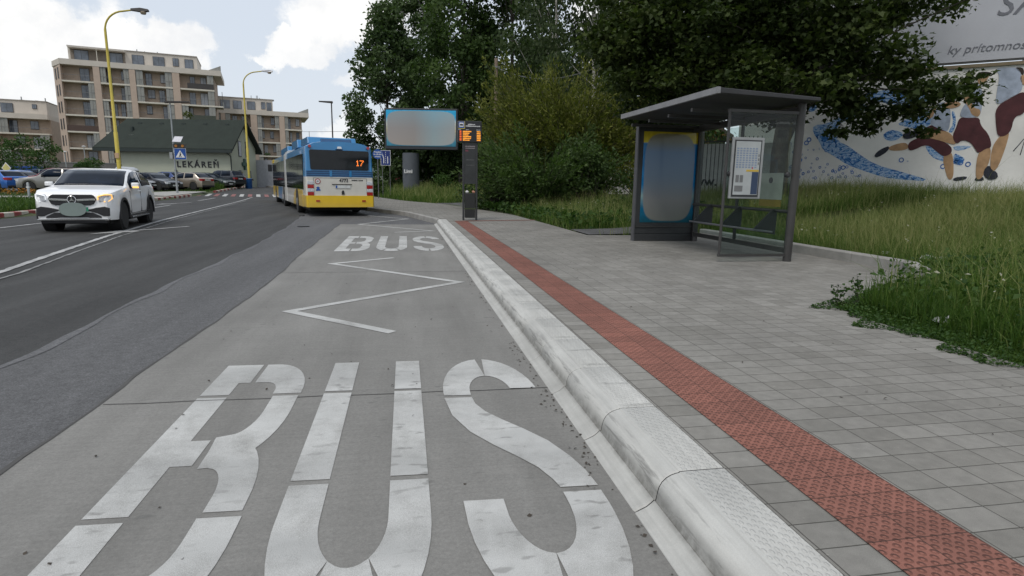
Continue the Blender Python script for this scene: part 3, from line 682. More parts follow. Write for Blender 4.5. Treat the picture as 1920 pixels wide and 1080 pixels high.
# the maple that hangs over the shelter
def maple():
    r = np.random.default_rng(5); x, y = 10.38, 15.04; z = float(G(x, y))
    t = thing('maple_tree', 'dark broad maple tree overhanging the bus shelter, its twigs reaching across the mural', 'tree', (x, y, z-.05), 0, 'trees behind the bus stop')
    mb = MB(); st = [np.array(p) for p in ((0, 0, -.1), (.02, 0, .6), (-.02, .03, 1.6), (.05, 0, 2.8), (.1, .05, 4.2), (.25, 0, 6.), (.1, .1, 8.5), (.2, 0, 11))]
    mb.tube([tuple(p) for p in st], [.34, .25, .22, .21, .19, .16, .11, .04], 12)
    st2 = [np.array(p) for p in ((.02, 0, 1.9), (.45, -.05, 3.0), (.95, -.1, 4.4), (1.6, -.3, 6.5), (2.3, -.6, 9))]
    mb.tube([tuple(p) for p in st2], [.17, .14, .13, .1, .04], 10)
    cl, ra, cn = [], [], []
    # lateral axis of the crown runs across the view, l; depth away from the viewer, d
    l = np.array([.80, -.60, 0]); d = np.array([.60, .80, 0]); up = np.array([0, 0, 1.])
    def put(s, dd, zz, q, n, flat=.5):
        c = l*s+d*dd+up*zz; cl.append(c); ra.append((q, q, q*flat)); cn.append(int(n*(1 if n > 250 else 2.2)))
        hb_ = np.clip(zz*r.uniform(.6, .95)+(.9 if zz < 3.4 else 0), 2.5, 9); S_ = np.array(st if s < 1.2 else st2); base = np.array([np.interp(max(hb_, 2. if s < 1.2 else 2.2), S_[:, 2], S_[:, q_]) for q_ in range(3)])
        if len(cl) % 3 == 0 and zz > 2.7: limb(mb, base, c, .026, .005, r, .14, 7)
    RLIM = ([2.6, 2.9, 3.3, 3.7, 4.1, 4.6, 5.1, 5.6, 6, 10], [3.0, 3.4, 3.6, 3.0, 2.3, 1.9, 2.2, 3.3, 4.4, 4.3])
    for zz in np.arange(2.95, 5.9, .42):
        for s in np.arange(-4.9, 4.9, .72):
            for dd in (-1.3, .9, 2.8):
                s2, z2 = s+r.normal(0, .2), zz+r.normal(0, .14)
                if s2 > np.interp(z2, *RLIM) or (s2 < .3 and z2 < 3.1 and dd < 2) or abs(s2/5.6)**2+((dd-.6)/4)**2 > 1.05: continue
                if r.random() < (.34 if s2 > .5 and z2 < 4.2 else .16): continue
                put(s2, dd+r.normal(0, .4), z2, r.uniform(.6, .95), int(r.uniform(251, 300)))
    for i in range(60):
        zz = r.uniform(5.8, 10.5); a = r.uniform(-1, 1); put(a*4.8, r.uniform(-1, 1)*3.6*math.sqrt(1-a*a), zz, r.uniform(.8, 1.2), 320)
    for s, dd, zz, q, n in ((1.5, -1., 2.75, .65, 110), (2.3, -.6, 2.55, .6, 90), (3.1, -.2, 2.75, .7, 110), (3.6, -.4, 3.0, .6, 80), (4.1, 0, 3.3, .55, 60), (2.0, .2, 2.25, .45, 45), (3.3, .3, 2.15, .4, 38), (1.3, -.5, 2.1, .4, 40),
                          (4.2, -.3, 2.85, .4, 30), (6.1, -.6, 5.5, .5, 40), (6.6, -1., 5.35, .4, 24), (6.9, -.9, 5.8, .5, 30), (5.4, -.9, 5.7, .6, 60), (-4.6, -.6, 4.4, .9, 130), (-5.4, 0, 4.9, .9, 130), (-4.0, -1., 3.6, .8, 100), (.9, -1.2, 3.2, .8, 130), (-.6, -1.4, 3.6, .9, 130), (-1.9, -1.3, 3.8, .9, 130), (-3., -1.3, 3.9, .9, 130)):
        put(s, dd, zz, q, n)
    mb.build('trunk', M_BARK, t, smooth=60)
    P, var = crown_points(cl, ra, cn, r, .2)
    leaves('crown', P, .135, MAPLE, L_MAPLE, t, r, var, tilt=.55, droop=.25)
maple()
# dense mass behind the stop, one tree at a time
D_ = at
def gp(px, D): p = at(px, 330, D); return float(p[0]), float(p[1])
for px, D, h, cr, nc, nl, sz, lm, sd, kw in (
    (731, 58, 17, (3.8, 3.2, 1.2, 16.8), 58, 15000, .34, L_POP, 21, dict(label='grey green poplar with a ragged outline rising directly behind the big screen', r0=.22, crad=(.9, 1.5), name='poplar_tree')),
    (795, 62, 24, (3.7, 3.2, 2.5, 23), 54, 14500, .34, L_POP, 22, dict(label='tall thin poplar with pale bare stems visible, second from the open sky', bark=M_BIRCHBARK, r0=.17, multi=3, crad=(.9, 1.5), name='poplar_tree')),
    (868, 53, 25, (4.0, 3.4, 2, 24), 58, 17000, .34, L_DARK, 23, dict(label='dense dark broadleaf tree standing behind the wooden pole', r0=.25, name='broadleaf_tree')),
    (955, 53, 24, (4.0, 3.4, 2, 23), 58, 17000, .32, L_DARK, 24, dict(label='dark full tree just past the wooden pole, behind the yellowish conifer shrub', r0=.25, name='broadleaf_tree')),
    (1035, 44, 23, (3.5, 3.2, 2.5, 22), 40, 8500, .28, L_BIRCH, 25, dict(label='drooping birch with sky showing between its thin pale limbs', bark=M_BIRCHBARK, r0=.16, droop=1.1, multi=2, name='birch_tree')),
    (1105, 40, 22, (3.2, 3.0, 2.5, 21), 40, 9000, .26, L_BIRCH, 26, dict(label='weeping birch whose hanging twigs meet the maple crown', bark=M_BIRCHBARK, r0=.16, droop=1.2, name='birch_tree')),
    (1262, 33, 16, (3.4, 3.2, 3.2, 14), 44, 14000, .24, L_DARK, 27, dict(label='low dark tree behind the advertising case of the shelter', r0=.18, name='broadleaf_tree')),
    (905, 70, 20, (5, 4, 1, 17), 40, 9000, .45, L_DARK, 28, dict(label='far dark tree filling the gap behind the wooden pole trees', r0=.25, crad=(1.4, 2.2), name='broadleaf_tree')),
    (1010, 66, 18, (6, 4, 0, 15), 44, 10000, .45, L_DARK, 29, dict(label='broad dark tree closing the view deep behind the birches', r0=.25, crad=(1.4, 2.2), name='broadleaf_tree')),
    (1130, 56, 18, (6, 4, 0, 15), 44, 10000, .4, L_DARK, 30, dict(label='dark tree deep behind the weeping birch and the house', r0=.25, crad=(1.4, 2.2), name='broadleaf_tree')),
    (800, 74, 9, (7, 3, 0, 7.5), 34, 8000, .4, L_DARK, 31, dict(label='low dark thicket tree under the poplars, behind the red poster', r0=.2, crad=(1.3, 2.), name='thicket_tree')),
    (880, 62, 8, (6, 3, 0, 6.5), 34, 8000, .36, L_DARK, 32, dict(label='low dark thicket tree behind the information column', r0=.2, crad=(1.3, 2.), name='thicket_tree'))):
    x, y = gp(px, D); kw = dict(kw); tree(kw.pop('name'), kw.pop('label'), x, y, h, cr, nc, nl, sz, lm, seed=sd, **kw)
# yellow-green conifer shrubs (arching sprays)
def conifer_shrub(label, x, y, rx, h, n, seed, lm=L_YEW, size=.13, name='conifer_shrub', cat='shrub', group='shrubs behind the kerb'):
    r = np.random.default_rng(seed); t = thing(name, label, cat, (x, y, float(G(x, y))-.05), 0, group); mb = MB()
    Ps, Ax, Va = [], [], []
    for i in range(n):
        a = r.uniform(0, 2*PI); u = r.uniform(.12, 1)**.6; el = R(r.uniform(28, 82)); L = h*r.uniform(.5, 1.08)*(.55+.45*math.sin(el))
        b0 = np.array([math.cos(a)*rx*.3*r.random(), math.sin(a)*rx*.3*r.random(), r.uniform(0, h*.25)])
        d = np.array([math.cos(a)*math.cos(el)*rx/h*1.5, math.sin(a)*math.cos(el)*rx/h*1.5, math.sin(el)]); pts = []
        for s in np.linspace(0, 1, 8):
            pts.append(b0+d*L*s+np.array([math.cos(a), math.sin(a), -.9])*(.16*L*s*s))
        pts = np.array(pts); mb.tube([tuple(p) for p in pts], list(np.linspace(.025, .004, 8)), 4, cap=False)
        m_ = int(210*L/h); s = r.uniform(.15, 1.02, m_)
        q = np.stack([np.interp(s, np.linspace(0, 1, 8), pts[:, k]) for k in range(3)], 1)
        tg = np.gradient(pts, axis=0); ta = np.stack([np.interp(s, np.linspace(0, 1, 8), tg[:, k]) for k in range(3)], 1); ta /= np.linalg.norm(ta, axis=1, keepdims=True)
        off = r.normal(0, .10+.05*(1-s[:, None]), (m_, 3))
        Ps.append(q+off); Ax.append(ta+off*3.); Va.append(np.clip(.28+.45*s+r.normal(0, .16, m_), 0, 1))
    mb.build('stems', M_BARK, t)
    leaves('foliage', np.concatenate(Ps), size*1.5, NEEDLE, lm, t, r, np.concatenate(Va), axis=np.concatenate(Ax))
    return t
def bush(label, x, y, rx, ry, h, nc, nl, size, lm, seed, name='leafy_shrub', cat='shrub', group='shrubs behind the kerb', crad=(.5, .9)):
    r = np.random.default_rng(seed); t = thing(name, label, cat, (x, y, float(G(x, y))-.05), 0, group); mb = MB(); cl, ra, cn = [], [], []
    for i in range(nc):
        u = r.random(); a = r.uniform(0, 2*PI); q = math.sqrt(r.random())*(1-.55*u**2); c = (rx*q*math.cos(a), ry*q*math.sin(a), h*(.12+.8*u)); s = r.uniform(*crad)
        cl.append(c); ra.append((s, s, s*.75)); cn.append(nl//nc); limb(mb, (c[0]*.2, c[1]*.2, 0), c, .035, .008, r)
    mb.build('stems', M_BARK, t); P, var = crown_points(cl, ra, cn, r, .3); leaves('foliage', P, size, DIAMOND, lm, t, r, var)
    return t
x, y = gp(1000, 30.5); conifer_shrub('tall arching yellow green conifer shrub beside the wooden pole', x, y, 2.4, 6.9, 300, 41)
x, y = gp(1080, 29); conifer_shrub('broad yellowish conifer shrub with upright sprays in front of the birches', x, y, 2.9, 6.3, 300, 42)
x, y = gp(1010, 26); conifer_shrub('dark lower conifer shrub at the edge of the tall grass', x, y, 2.8, 3.4, 150, 43, lm=L_DARK)
x, y = gp(930, 27); bush('dense dark leafy shrub just behind the information column', x, y, 1.5, 1.3, 2.9, 26, 5200, .14, L_DARK, 44)
x, y = gp(1110, 25); bush('dark leafy shrub with pale shoots near the advertising case', x, y, 1.9, 1.4, 2.7, 28, 5200, .13, L_DARK, 45)
x, y = gp(1195, 30); bush('bright yellow shrub glimpsed beside the edge of the advertising case', x, y, 1.5, 1., 2.7, 18, 2600, .13, L_YEL, 46)
x, y = gp(835, 47); bush('small pale flowering shrub in the grass beside the screen pillar', x, y, 1.2, 1., 1.2, 12, 1500, .15, L_WEED, 47)
x, y = gp(703, 44); bush('small dark shrub against the round blue sign post', x, y, .8, .8, 2.2, 12, 1800, .16, L_DARK, 48)
# young trees on the island and by the car park
for px, D, h, sd, lab in ((42, 60, 4.6, 51, 'round young tree behind the blue saloon'), (88, 60, 4.2, 52, 'wide young tree next to the round one, over the maroon car'), (-4, 56, 3.4, 53, 'small young tree cut off by the edge of the picture'), (166, 70, 2.6, 54, 'very small tree in front of the low grey wall')):
    x, y = gp(px, D); tree('young_tree', lab, x, y, h, (1.6, 1.6, 1.3, h), 14, 1300, .2, L_SAP, seed=sd, r0=.06, group='young trees by the car park', crad=(.45, .8), taper=1.2)
x, y = gp(363, 78); tree('young_tree', 'slender tree whose pale top shows over the pharmacy roof', x, y, 9, (.8, .8, 4, 9.3), 10, 900, .2, L_YEW, seed=55, r0=.08, group='young trees by the car park', crad=(.4, .7))

# grass: real blades, one stuff object per kind of sward
def blades(name, X, Y, H, Wd, var, m, r, lean=.42, seed_heads=.0):
    n = len(X); Z = G(X, Y); a = r.uniform(0, 2*PI, n); ca, sa = np.cos(a), np.sin(a); b = r.uniform(0, 2*PI, n); le = H*lean*r.uniform(.1, 1., n)**1.6*2.3
    bx, by = np.cos(b)*le, np.sin(b)*le; w2 = Wd/2
    V = np.zeros((n, 6, 3)); base = np.stack([X, Y, Z-.02], 1); side = np.stack([ca*w2, sa*w2, np.zeros(n)], 1)
    mid = base+np.stack([bx*.32, by*.32, H*.6], 1); tip = base+np.stack([bx, by, H*np.clip(1-.25*(le/H)**2, .5, 1)], 1)
    V[:, 0] = base-side; V[:, 1] = base+side; V[:, 2] = mid+side*.8; V[:, 3] = tip+side*.12; V[:, 4] = tip-side*.12; V[:, 5] = mid-side*.8
    fi = (np.arange(n)[:, None, None]*6+np.array([[0, 1, 2, 5], [5, 2, 3, 4]])[None]).ravel()
    return npmesh(name, V.reshape(-1, 3), 4, fi, m, np.repeat(var, 6))
def on_path(X, Y):
    a = (X > 4.2) & (X < 9.6) & (Y > 13.2+.21*(X-4.3)) & (Y < 15.0+.21*(X-4.3))
    b = (X > 1.6) & (X < 9.2) & (Y > 30+.62*(X-2.6)) & (Y < 34+.36*(X-1.8))
    c = (X < -14) & (np.abs(Y-(39.+.2*(X+22))) < 1.6)
    return a | b | c
def scatter(n, x0, x1, y0, y1, r, edge=True, off=.02, inland=1.0):
    X = r.uniform(x0, x1, n); Y = r.uniform(y0, y1, n)
    k = X > Ex(Y)+off
    # the pocket of paving keeps a kerb
    k &= ~((Y > 5.2) & (Y < 13.25) & (X < 7.3))
    k &= ~on_path(X, Y)
    t = (X-18.44)*.65+(Y-15.37)*.76           # stop at the mural wall
    k &= (t < -.15) | (X < 9)
    return X[k], Y[k]
r = np.random.default_rng(77)
parts = []
def patch(n, box, h, wd, vm, vs, off=.02):
    X, Y = scatter(n, *box, r, off=off); k = len(X)
    cl = np.sin(X*1.7+Y*.9)*.5+np.sin(X*.6-Y*1.3+2)*.5      # drifts of drier grass
    parts.append((X, Y, np.clip(r.normal(h, h*.28, k), .05, None)*(1+.18*cl), wd*r.uniform(.6, 1.3, k), np.clip(r.normal(vm, vs, k)+.15*cl, 0, 1)))
patch(32000, (4.05, 5.6, .5, 7.2), .10, .006, .33, .15)
patch(80000, (4.4, 9.5, 1.5, 7.0), .30, .0075, .36, .17, .3)
patch(9000, (4.6, 9.5, 1.5, 7.0), .60, .007, .62, .2, .5)
patch(95000, (7.3, 14, 5, 15), .28, .008, .40, .2)
patch(26000, (7.5, 15, 5, 16), .50, .007, .80, .18, .5)
patch(80000, (8, 21, 8, 26), .28, .011, .46, .2, .4)
patch(34000, (9, 21, 8, 26), .47, .008, .84, .16, .9)
patch(70000, (4.2, 16, 13.2, 32), .36, .011, .42, .2)
patch(22000, (4.6, 16, 13.2, 32), .58, .010, .74, .18, .6)
patch(26000, (-2, 20, 30, 50), .38, .03, .42, .18)
patch(12000, (-1, 20, 30, 56), .6, .026, .74, .18, .7)
patch(9000, (-12, 16, 45, 75), .45, .05, .45, .2)
tag(blades('tall_grass', *[np.concatenate([p[i] for p in parts]) for i in range(5)], M_GRASS, r), kind='stuff')
# island and verge on the far side of the road
n = 52000; Y = 16+r.random(n)**1.4*62; X = Lx(Y)-.28-r.random(n)**1.7*26
k = ~on_path(X, Y) & ~((Y > 45.6) & (X < -18.4-(Y-40)*.09) & (Y < 72) ) & ~((Y > 42) & (Y < 52) & (X > -20))
X, Y = X[k], Y[k]; nn = len(X)
tag(blades('verge_grass', X, Y, np.clip(r.normal(.2, .08, nn)*np.where(Y > 36, .45, 1), .04, None), .02+.0006*Y, np.clip(r.normal(.45, .22, nn), 0, 1), M_GRASS_GR, r), kind='stuff')
n = 5000; Y = 58+r.random(n)*15; X = Lx(Y)-.4-r.random(n)*2.6
tag(blades('rough_grass', X, Y, np.clip(r.normal(.45, .18, n), .1, None), np.full(n, .05), np.clip(r.normal(.5, .22, n), 0, 1), M_GRASS_GR, r), kind='stuff')
# creeping weeds along the paving edge: small broad leaves
n = 20000; Y = r.uniform(.8, 6.9, n); fr = r.random(n)**1.8
X = Ex(Y)-.14+.12*np.sin(Y*7)+.07*np.sin(Y*17+1)+fr*2.2
k = (Y < 5.25) | (X > Ex(Y)+.02); X, Y = X[k], Y[k]
k = ~((Y > 5.0) & (X < np.interp(Y, [5, 5.25, 6.2, 6.9], [3.9, 4.3, 5.9, 7.0]))); X, Y = X[k], Y[k]
P = np.stack([X, Y, np.maximum(G(X, Y), .185)+r.random(len(X))**2*.14*np.clip((X-Ex(Y)+.3), .1, 1.2)], 1)
tag(leaves('creeping_weeds', P, .027, DIAMOND, L_WEED, None, r, np.clip(r.normal(.45, .22, len(P)), 0, 1), tilt=.9), kind='stuff')
n = 5200; Y = r.uniform(2, 6.7, n); X = Ex(Y)+.35+r.random(n)*4
P = np.stack([X, Y, G(X, Y)+.1+r.random(n)*.34], 1)
tag(leaves('broad_weeds', P, .06, DIAMOND, L_WEED, None, r, np.clip(r.normal(.5, .22, n), 0, 1), tilt=.3), kind='stuff')
n = 4200; Y = r.uniform(13.5, 29, n); X = Ex(Y)+.1+r.random(n)**1.6*5; k = ~on_path(X, Y); X, Y = X[k], Y[k]; n = len(X)
P = np.stack([X, Y, G(X, Y)+.1+r.random(n)*.3], 1)
tag(leaves('bank_weeds', P, .16, DIAMOND, L_WEED, None, r, np.clip(r.normal(.4, .22, n), 0, 1), tilt=.3), kind='stuff')
# two lone weeds standing in the paving joint
def weed(label, x, y, h, seed):
    r = np.random.default_rng(seed); t = thing('tall_weed', label, 'weed', (x, y, .16), 0, 'weeds on the corner of the paving'); mb = MB(); P = []
    for k in range(3):
        a = r.uniform(0, 6.28); tip = (math.cos(a)*h*.3, math.sin(a)*h*.3, h*r.uniform(.6, 1)); mb.tube([(0, 0, 0), (tip[0]*.4, tip[1]*.4, tip[2]*.6), tip], [.004, .003, .0015], 5)
        for s in r.uniform(.15, 1, 26): P.append((tip[0]*s, tip[1]*s, tip[2]*s))
    mb.build('stem', M_BARK, t); P = np.array(P)+r.normal(0, .012, (len(P), 3)); leaves('foliage', P, .04, DIAMOND, L_WEED, t, r, np.clip(r.normal(.3, .2, len(P)), 0, 1))
weed('short dark weed at the very tip of the grass corner', 4.33, 5.12, .24, 1); weed('taller branching weed a step further along the grass corner', 4.85, 5.45, .33, 2)
# strip of orange flowers in the island
n = 2600; X = r.uniform(-42, -20, n); Y = 43.2+(X+22)*.1+r.uniform(0, 1.1, n)
P = np.stack([X, Y, G(X, Y)+.05+r.random(n)*.3], 1)
tag(leaves('flower_bed', P, .13, DIAMOND, leaf_mat('flower_orange', (.05, .07, .02), (.2, .11, .02), (.5, .2, .03), .2), None, r, r.random(n), tilt=.5), kind='stuff')
# distant hill behind the bus
hx = np.linspace(-500, 900, 57); V = []; F = []
for j, (yy, s) in enumerate(((1150, 0), (1300, .75), (1500, 1.), (1900, .6))):
    for i, xx in enumerate(hx): V.append((xx, yy+60*math.sin(xx*.01), 2+s*(52+22*math.sin(xx*.006+.6)+9*math.sin(xx*.021))))
q = len(hx)
tag(MB().add(V, [(j*q+i, j*q+i+1, (j+1)*q+i+1, (j+1)*q+i) for j in range(3) for i in range(q-1)]).build('hill', mat('hill_forest', (.13, .17, .17), .95, var=.25, scale=.02), smooth=180), kind='structure')

# grit along the foot of the kerb and a few dry leaves and crumbs on the paving
n = 420; Y = r.uniform(1.2, 17, n); X = .912-np.abs(r.normal(0, .045, n)); k = r.random(n) < .5+.5*np.sin(Y*2.3+np.sin(Y*.9)*2); X, Y = X[k], Y[k]
P = np.stack([X, Y, np.full(len(X), .0125)], 1)
n2 = 110; P2 = np.stack([r.uniform(1.95, 4.1, n2), r.uniform(1.3, 14, n2), np.full(n2, .184)], 1)
n3 = 60; P3 = np.stack([r.uniform(-1.7, .9, n3), r.uniform(1.8, 9, n3), np.full(n3, .0135)], 1)
tag(leaves('grit', np.concatenate([P, P2, P3]), .02, DIAMOND, mat('grit_dark', (.055, .045, .035), .9, var=.5, scale=9), None, r, r.random(len(P)+n2+n3), tilt=2.5), kind='stuff')

# pale umbels standing over the tall grass
X, Y = scatter(900, 4.8, 18, 4, 30, r, off=.5); k = r.random(len(X)) < .5+.5*np.sin(X*.9+Y*.7); X, Y = X[k], Y[k]
P = np.concatenate([np.stack([X+r.normal(0, .035, len(X)), Y+r.normal(0, .035, len(X)), G(X, Y)+h_+r.normal(0, .03, len(X))], 1) for h_ in (.40, .42, .44)])
tag(leaves('pale_wildflowers', P, .045, DIAMOND, leaf_mat('petal_pale', (.3, .3, .22), (.42, .41, .33), (.5, .5, .44), .2), None, r, r.random(len(P)), tilt=1.5), kind='stuff')
# ------------------------------------------------------------------ vehicles
def paint(name, col, metal=.0, rough=.28):
    m, nt, b = newmat(name)
    n = noise(nt, 3., 4); r_ = ramp(nt, n.outputs['Fac'], [(.3, tuple(c*.94 for c in col)), (.7, tuple(min(1, c*1.05) for c in col))])
    sp = N(nt, 'ShaderNodeSeparateXYZ'); tc = N(nt, 'ShaderNodeTexCoord'); nt.links.new(tc.outputs['Object'], sp.inputs[0])
    dirt = N(nt, 'ShaderNodeMapRange'); nt.links.new(sp.outputs['Z'], dirt.inputs[0]); dirt.inputs[1].default_value = .55; dirt.inputs[2].default_value = .2
    dn = noise(nt, 6., 5); f = math_(nt, 'MULTIPLY', math_(nt, 'MULTIPLY', dirt.outputs[0], dn.outputs['Fac']), .7)
    c = mix(nt, f, r_.outputs['Color'], (.16, .14, .12))
    nt.links.new(c, b.inputs['Base Color']); b.inputs['Metallic'].default_value = metal; b.inputs['Roughness'].default_value = rough
    b.inputs['Coat Weight'].default_value = .6; b.inputs['Coat Roughness'].default_value = .04
    return m
M_CARGLASS = mat('car_glass', (.008, .014, .026), .07, var=.5, scale=1.5, spec=.12)
M_TYRE = mat('tyre_rubber', (.02, .02, .02), .85, var=.25, scale=12)
M_RIM = mat('alloy', (.42, .42, .43), .35, metal=.8)
M_RIMD = mat('alloy_dark', (.2, .2, .21), .4, metal=.6)
M_BLK = mat('black_plastic', (.018, .018, .02), .55, var=.2, scale=20)
M_UNDER = mat('underbody', (.012, .012, .012), .9)
M_CHROME = mat('chrome', (.7, .7, .7), .15, metal=1.)
M_LAMP = mat('lamp_clear', (.55, .57, .6), .12, var=.3, scale=30, coat=.8)
M_TAIL = mat('lamp_red', (.36, .012, .012), .2, var=.3, scale=25, coat=.6)
M_AMBER = mat('lamp_amber_lit', (1., .5, .1), .3, emit=1.1)
M_DRL = mat('lamp_white_lit', (.95, .97, 1.), .3, emit=.4)
M_PLATE = mat('number_plate', (.6, .62, .6), .5)
M_WHITEP = paint('paint_white', (.9, .9, .9))

def wheel(parent, x, y, r, wd, rim=None, lod=1):
    o = MB().lathe([(r*.62, -wd/2), (r*.9, -wd/2), (r*.985, -wd*.34), (r, -wd*.15), (r, wd*.15), (r*.985, wd*.34), (r*.9, wd/2), (r*.62, wd/2)], 'y', n=28).build('tyre', M_TYRE, smooth=40)
    w_ = MB(); s = 1 if y > 0 else -1; f = s*wd*.46
    w_.lathe([(r*.66, f*.75), (r*.68, f), (r*.60, f*1.02), (r*.58, f*.6), (r*.1, f*.55)], 'y', n=24)
    for k in range(5):
        a = 2*PI*k/5+.3; ca, sa = math.cos(a), math.sin(a); q = []
        for rr, hw in ((r*.08, .055*r/.33), (r*.6, .035*r/.33)):
            for sg in (1, -1): q.append((ca*rr-sa*hw*sg, sa*rr+ca*hw*sg))
        w_.prism([q[0], q[1], q[3], q[2]], 'xz', f*.7, f*.98)
    w_.lathe([(r*.13, f*.7), (r*.13, f*1.0)], 'y', n=12)
    wh = bpy.data.objects.new('wheel', o.data); COL.objects.link(wh); bpy.data.objects.remove(o)
    wh.parent = parent; wh.location = (x, y, r)
    w_.build('rim', rim or M_RIM, wh, smooth=40)
    return wh

PROF = {
 'coupe_suv': dict(L=4.73, W=1.9, wb=2.875, fo=.85, r=.37, sill=.3,
    top=[(0,.84),(.04,.93),(.12,.985),(.4,1.045),(1.0,1.10),(1.32,1.135),(1.9,1.45),(2.2,1.56),(2.6,1.602),(3.1,1.58),(3.7,1.46),(4.3,1.24),(4.55,1.12),(4.66,1.08),(4.73,.9)],
    belt=[(0,.78),(.12,.9),(.4,.965),(1.0,1.03),(1.4,1.05),(2.6,1.10),(3.6,1.14),(4.2,1.12),(4.6,1.0),(4.73,.8)], gh=(1.34, 2.25, 3.05, 4.35), side=(1.62, 4.0)),
 'saloon': dict(L=4.6, W=1.78, wb=2.65, fo=.88, r=.32, sill=.24,
    top=[(0,.62),(.08,.7),(.3,.76),(1.2,.92),(1.35,.95),(2.1,1.40),(2.5,1.45),(3.0,1.44),(3.4,1.35),(3.95,1.06),(4.1,1.03),(4.5,1.0),(4.6,.8)],
    belt=[(0,.58),(.3,.7),(1.3,.9),(2.5,.94),(3.9,.98),(4.5,.94),(4.6,.7)], gh=(1.36, 2.15, 3.1, 3.95), side=(1.7, 3.6)),
 'hatch': dict(L=4.25, W=1.78, wb=2.6, fo=.86, r=.32, sill=.24,
    top=[(0,.62),(.08,.72),(.3,.79),(1.1,.95),(1.25,.98),(2.0,1.42),(2.4,1.48),(3.3,1.45),(3.6,1.40),(4.0,1.08),(4.18,.98),(4.25,.7)],
    belt=[(0,.58),(.3,.72),(1.2,.93),(2.4,.97),(3.6,1.02),(4.1,.96),(4.25,.66)], gh=(1.26, 2.05, 3.5, 4.05), side=(1.6, 3.5)),
 'wagon': dict(L=4.75, W=1.8, wb=2.7, fo=.92, r=.32, sill=.24,
    top=[(0,.62),(.08,.7),(.3,.77),(1.2,.93),(1.35,.96),(2.1,1.40),(2.5,1.47),(3.7,1.46),(4.2,1.40),(4.5,1.08),(4.68,.98),(4.75,.7)],
    belt=[(0,.58),(.3,.7),(1.3,.91),(2.5,.95),(4.2,1.0),(4.6,.95),(4.75,.66)], gh=(1.36, 2.15, 4.1, 4.55), side=(1.7, 4.1)),
 'suv': dict(L=4.5, W=1.84, wb=2.65, fo=.85, r=.36, sill=.32,
    top=[(0,.8),(.06,.92),(.3,.99),(1.15,1.09),(1.3,1.12),(1.95,1.6),(2.3,1.68),(3.8,1.66),(4.1,1.6),(4.35,1.2),(4.46,1.1),(4.5,.8)],
    belt=[(0,.72),(.3,.9),(1.3,1.05),(2.4,1.08),(4.1,1.12),(4.4,1.05),(4.5,.74)], gh=(1.32, 2.05, 4.0, 4.38), side=(1.6, 4.0)),
}
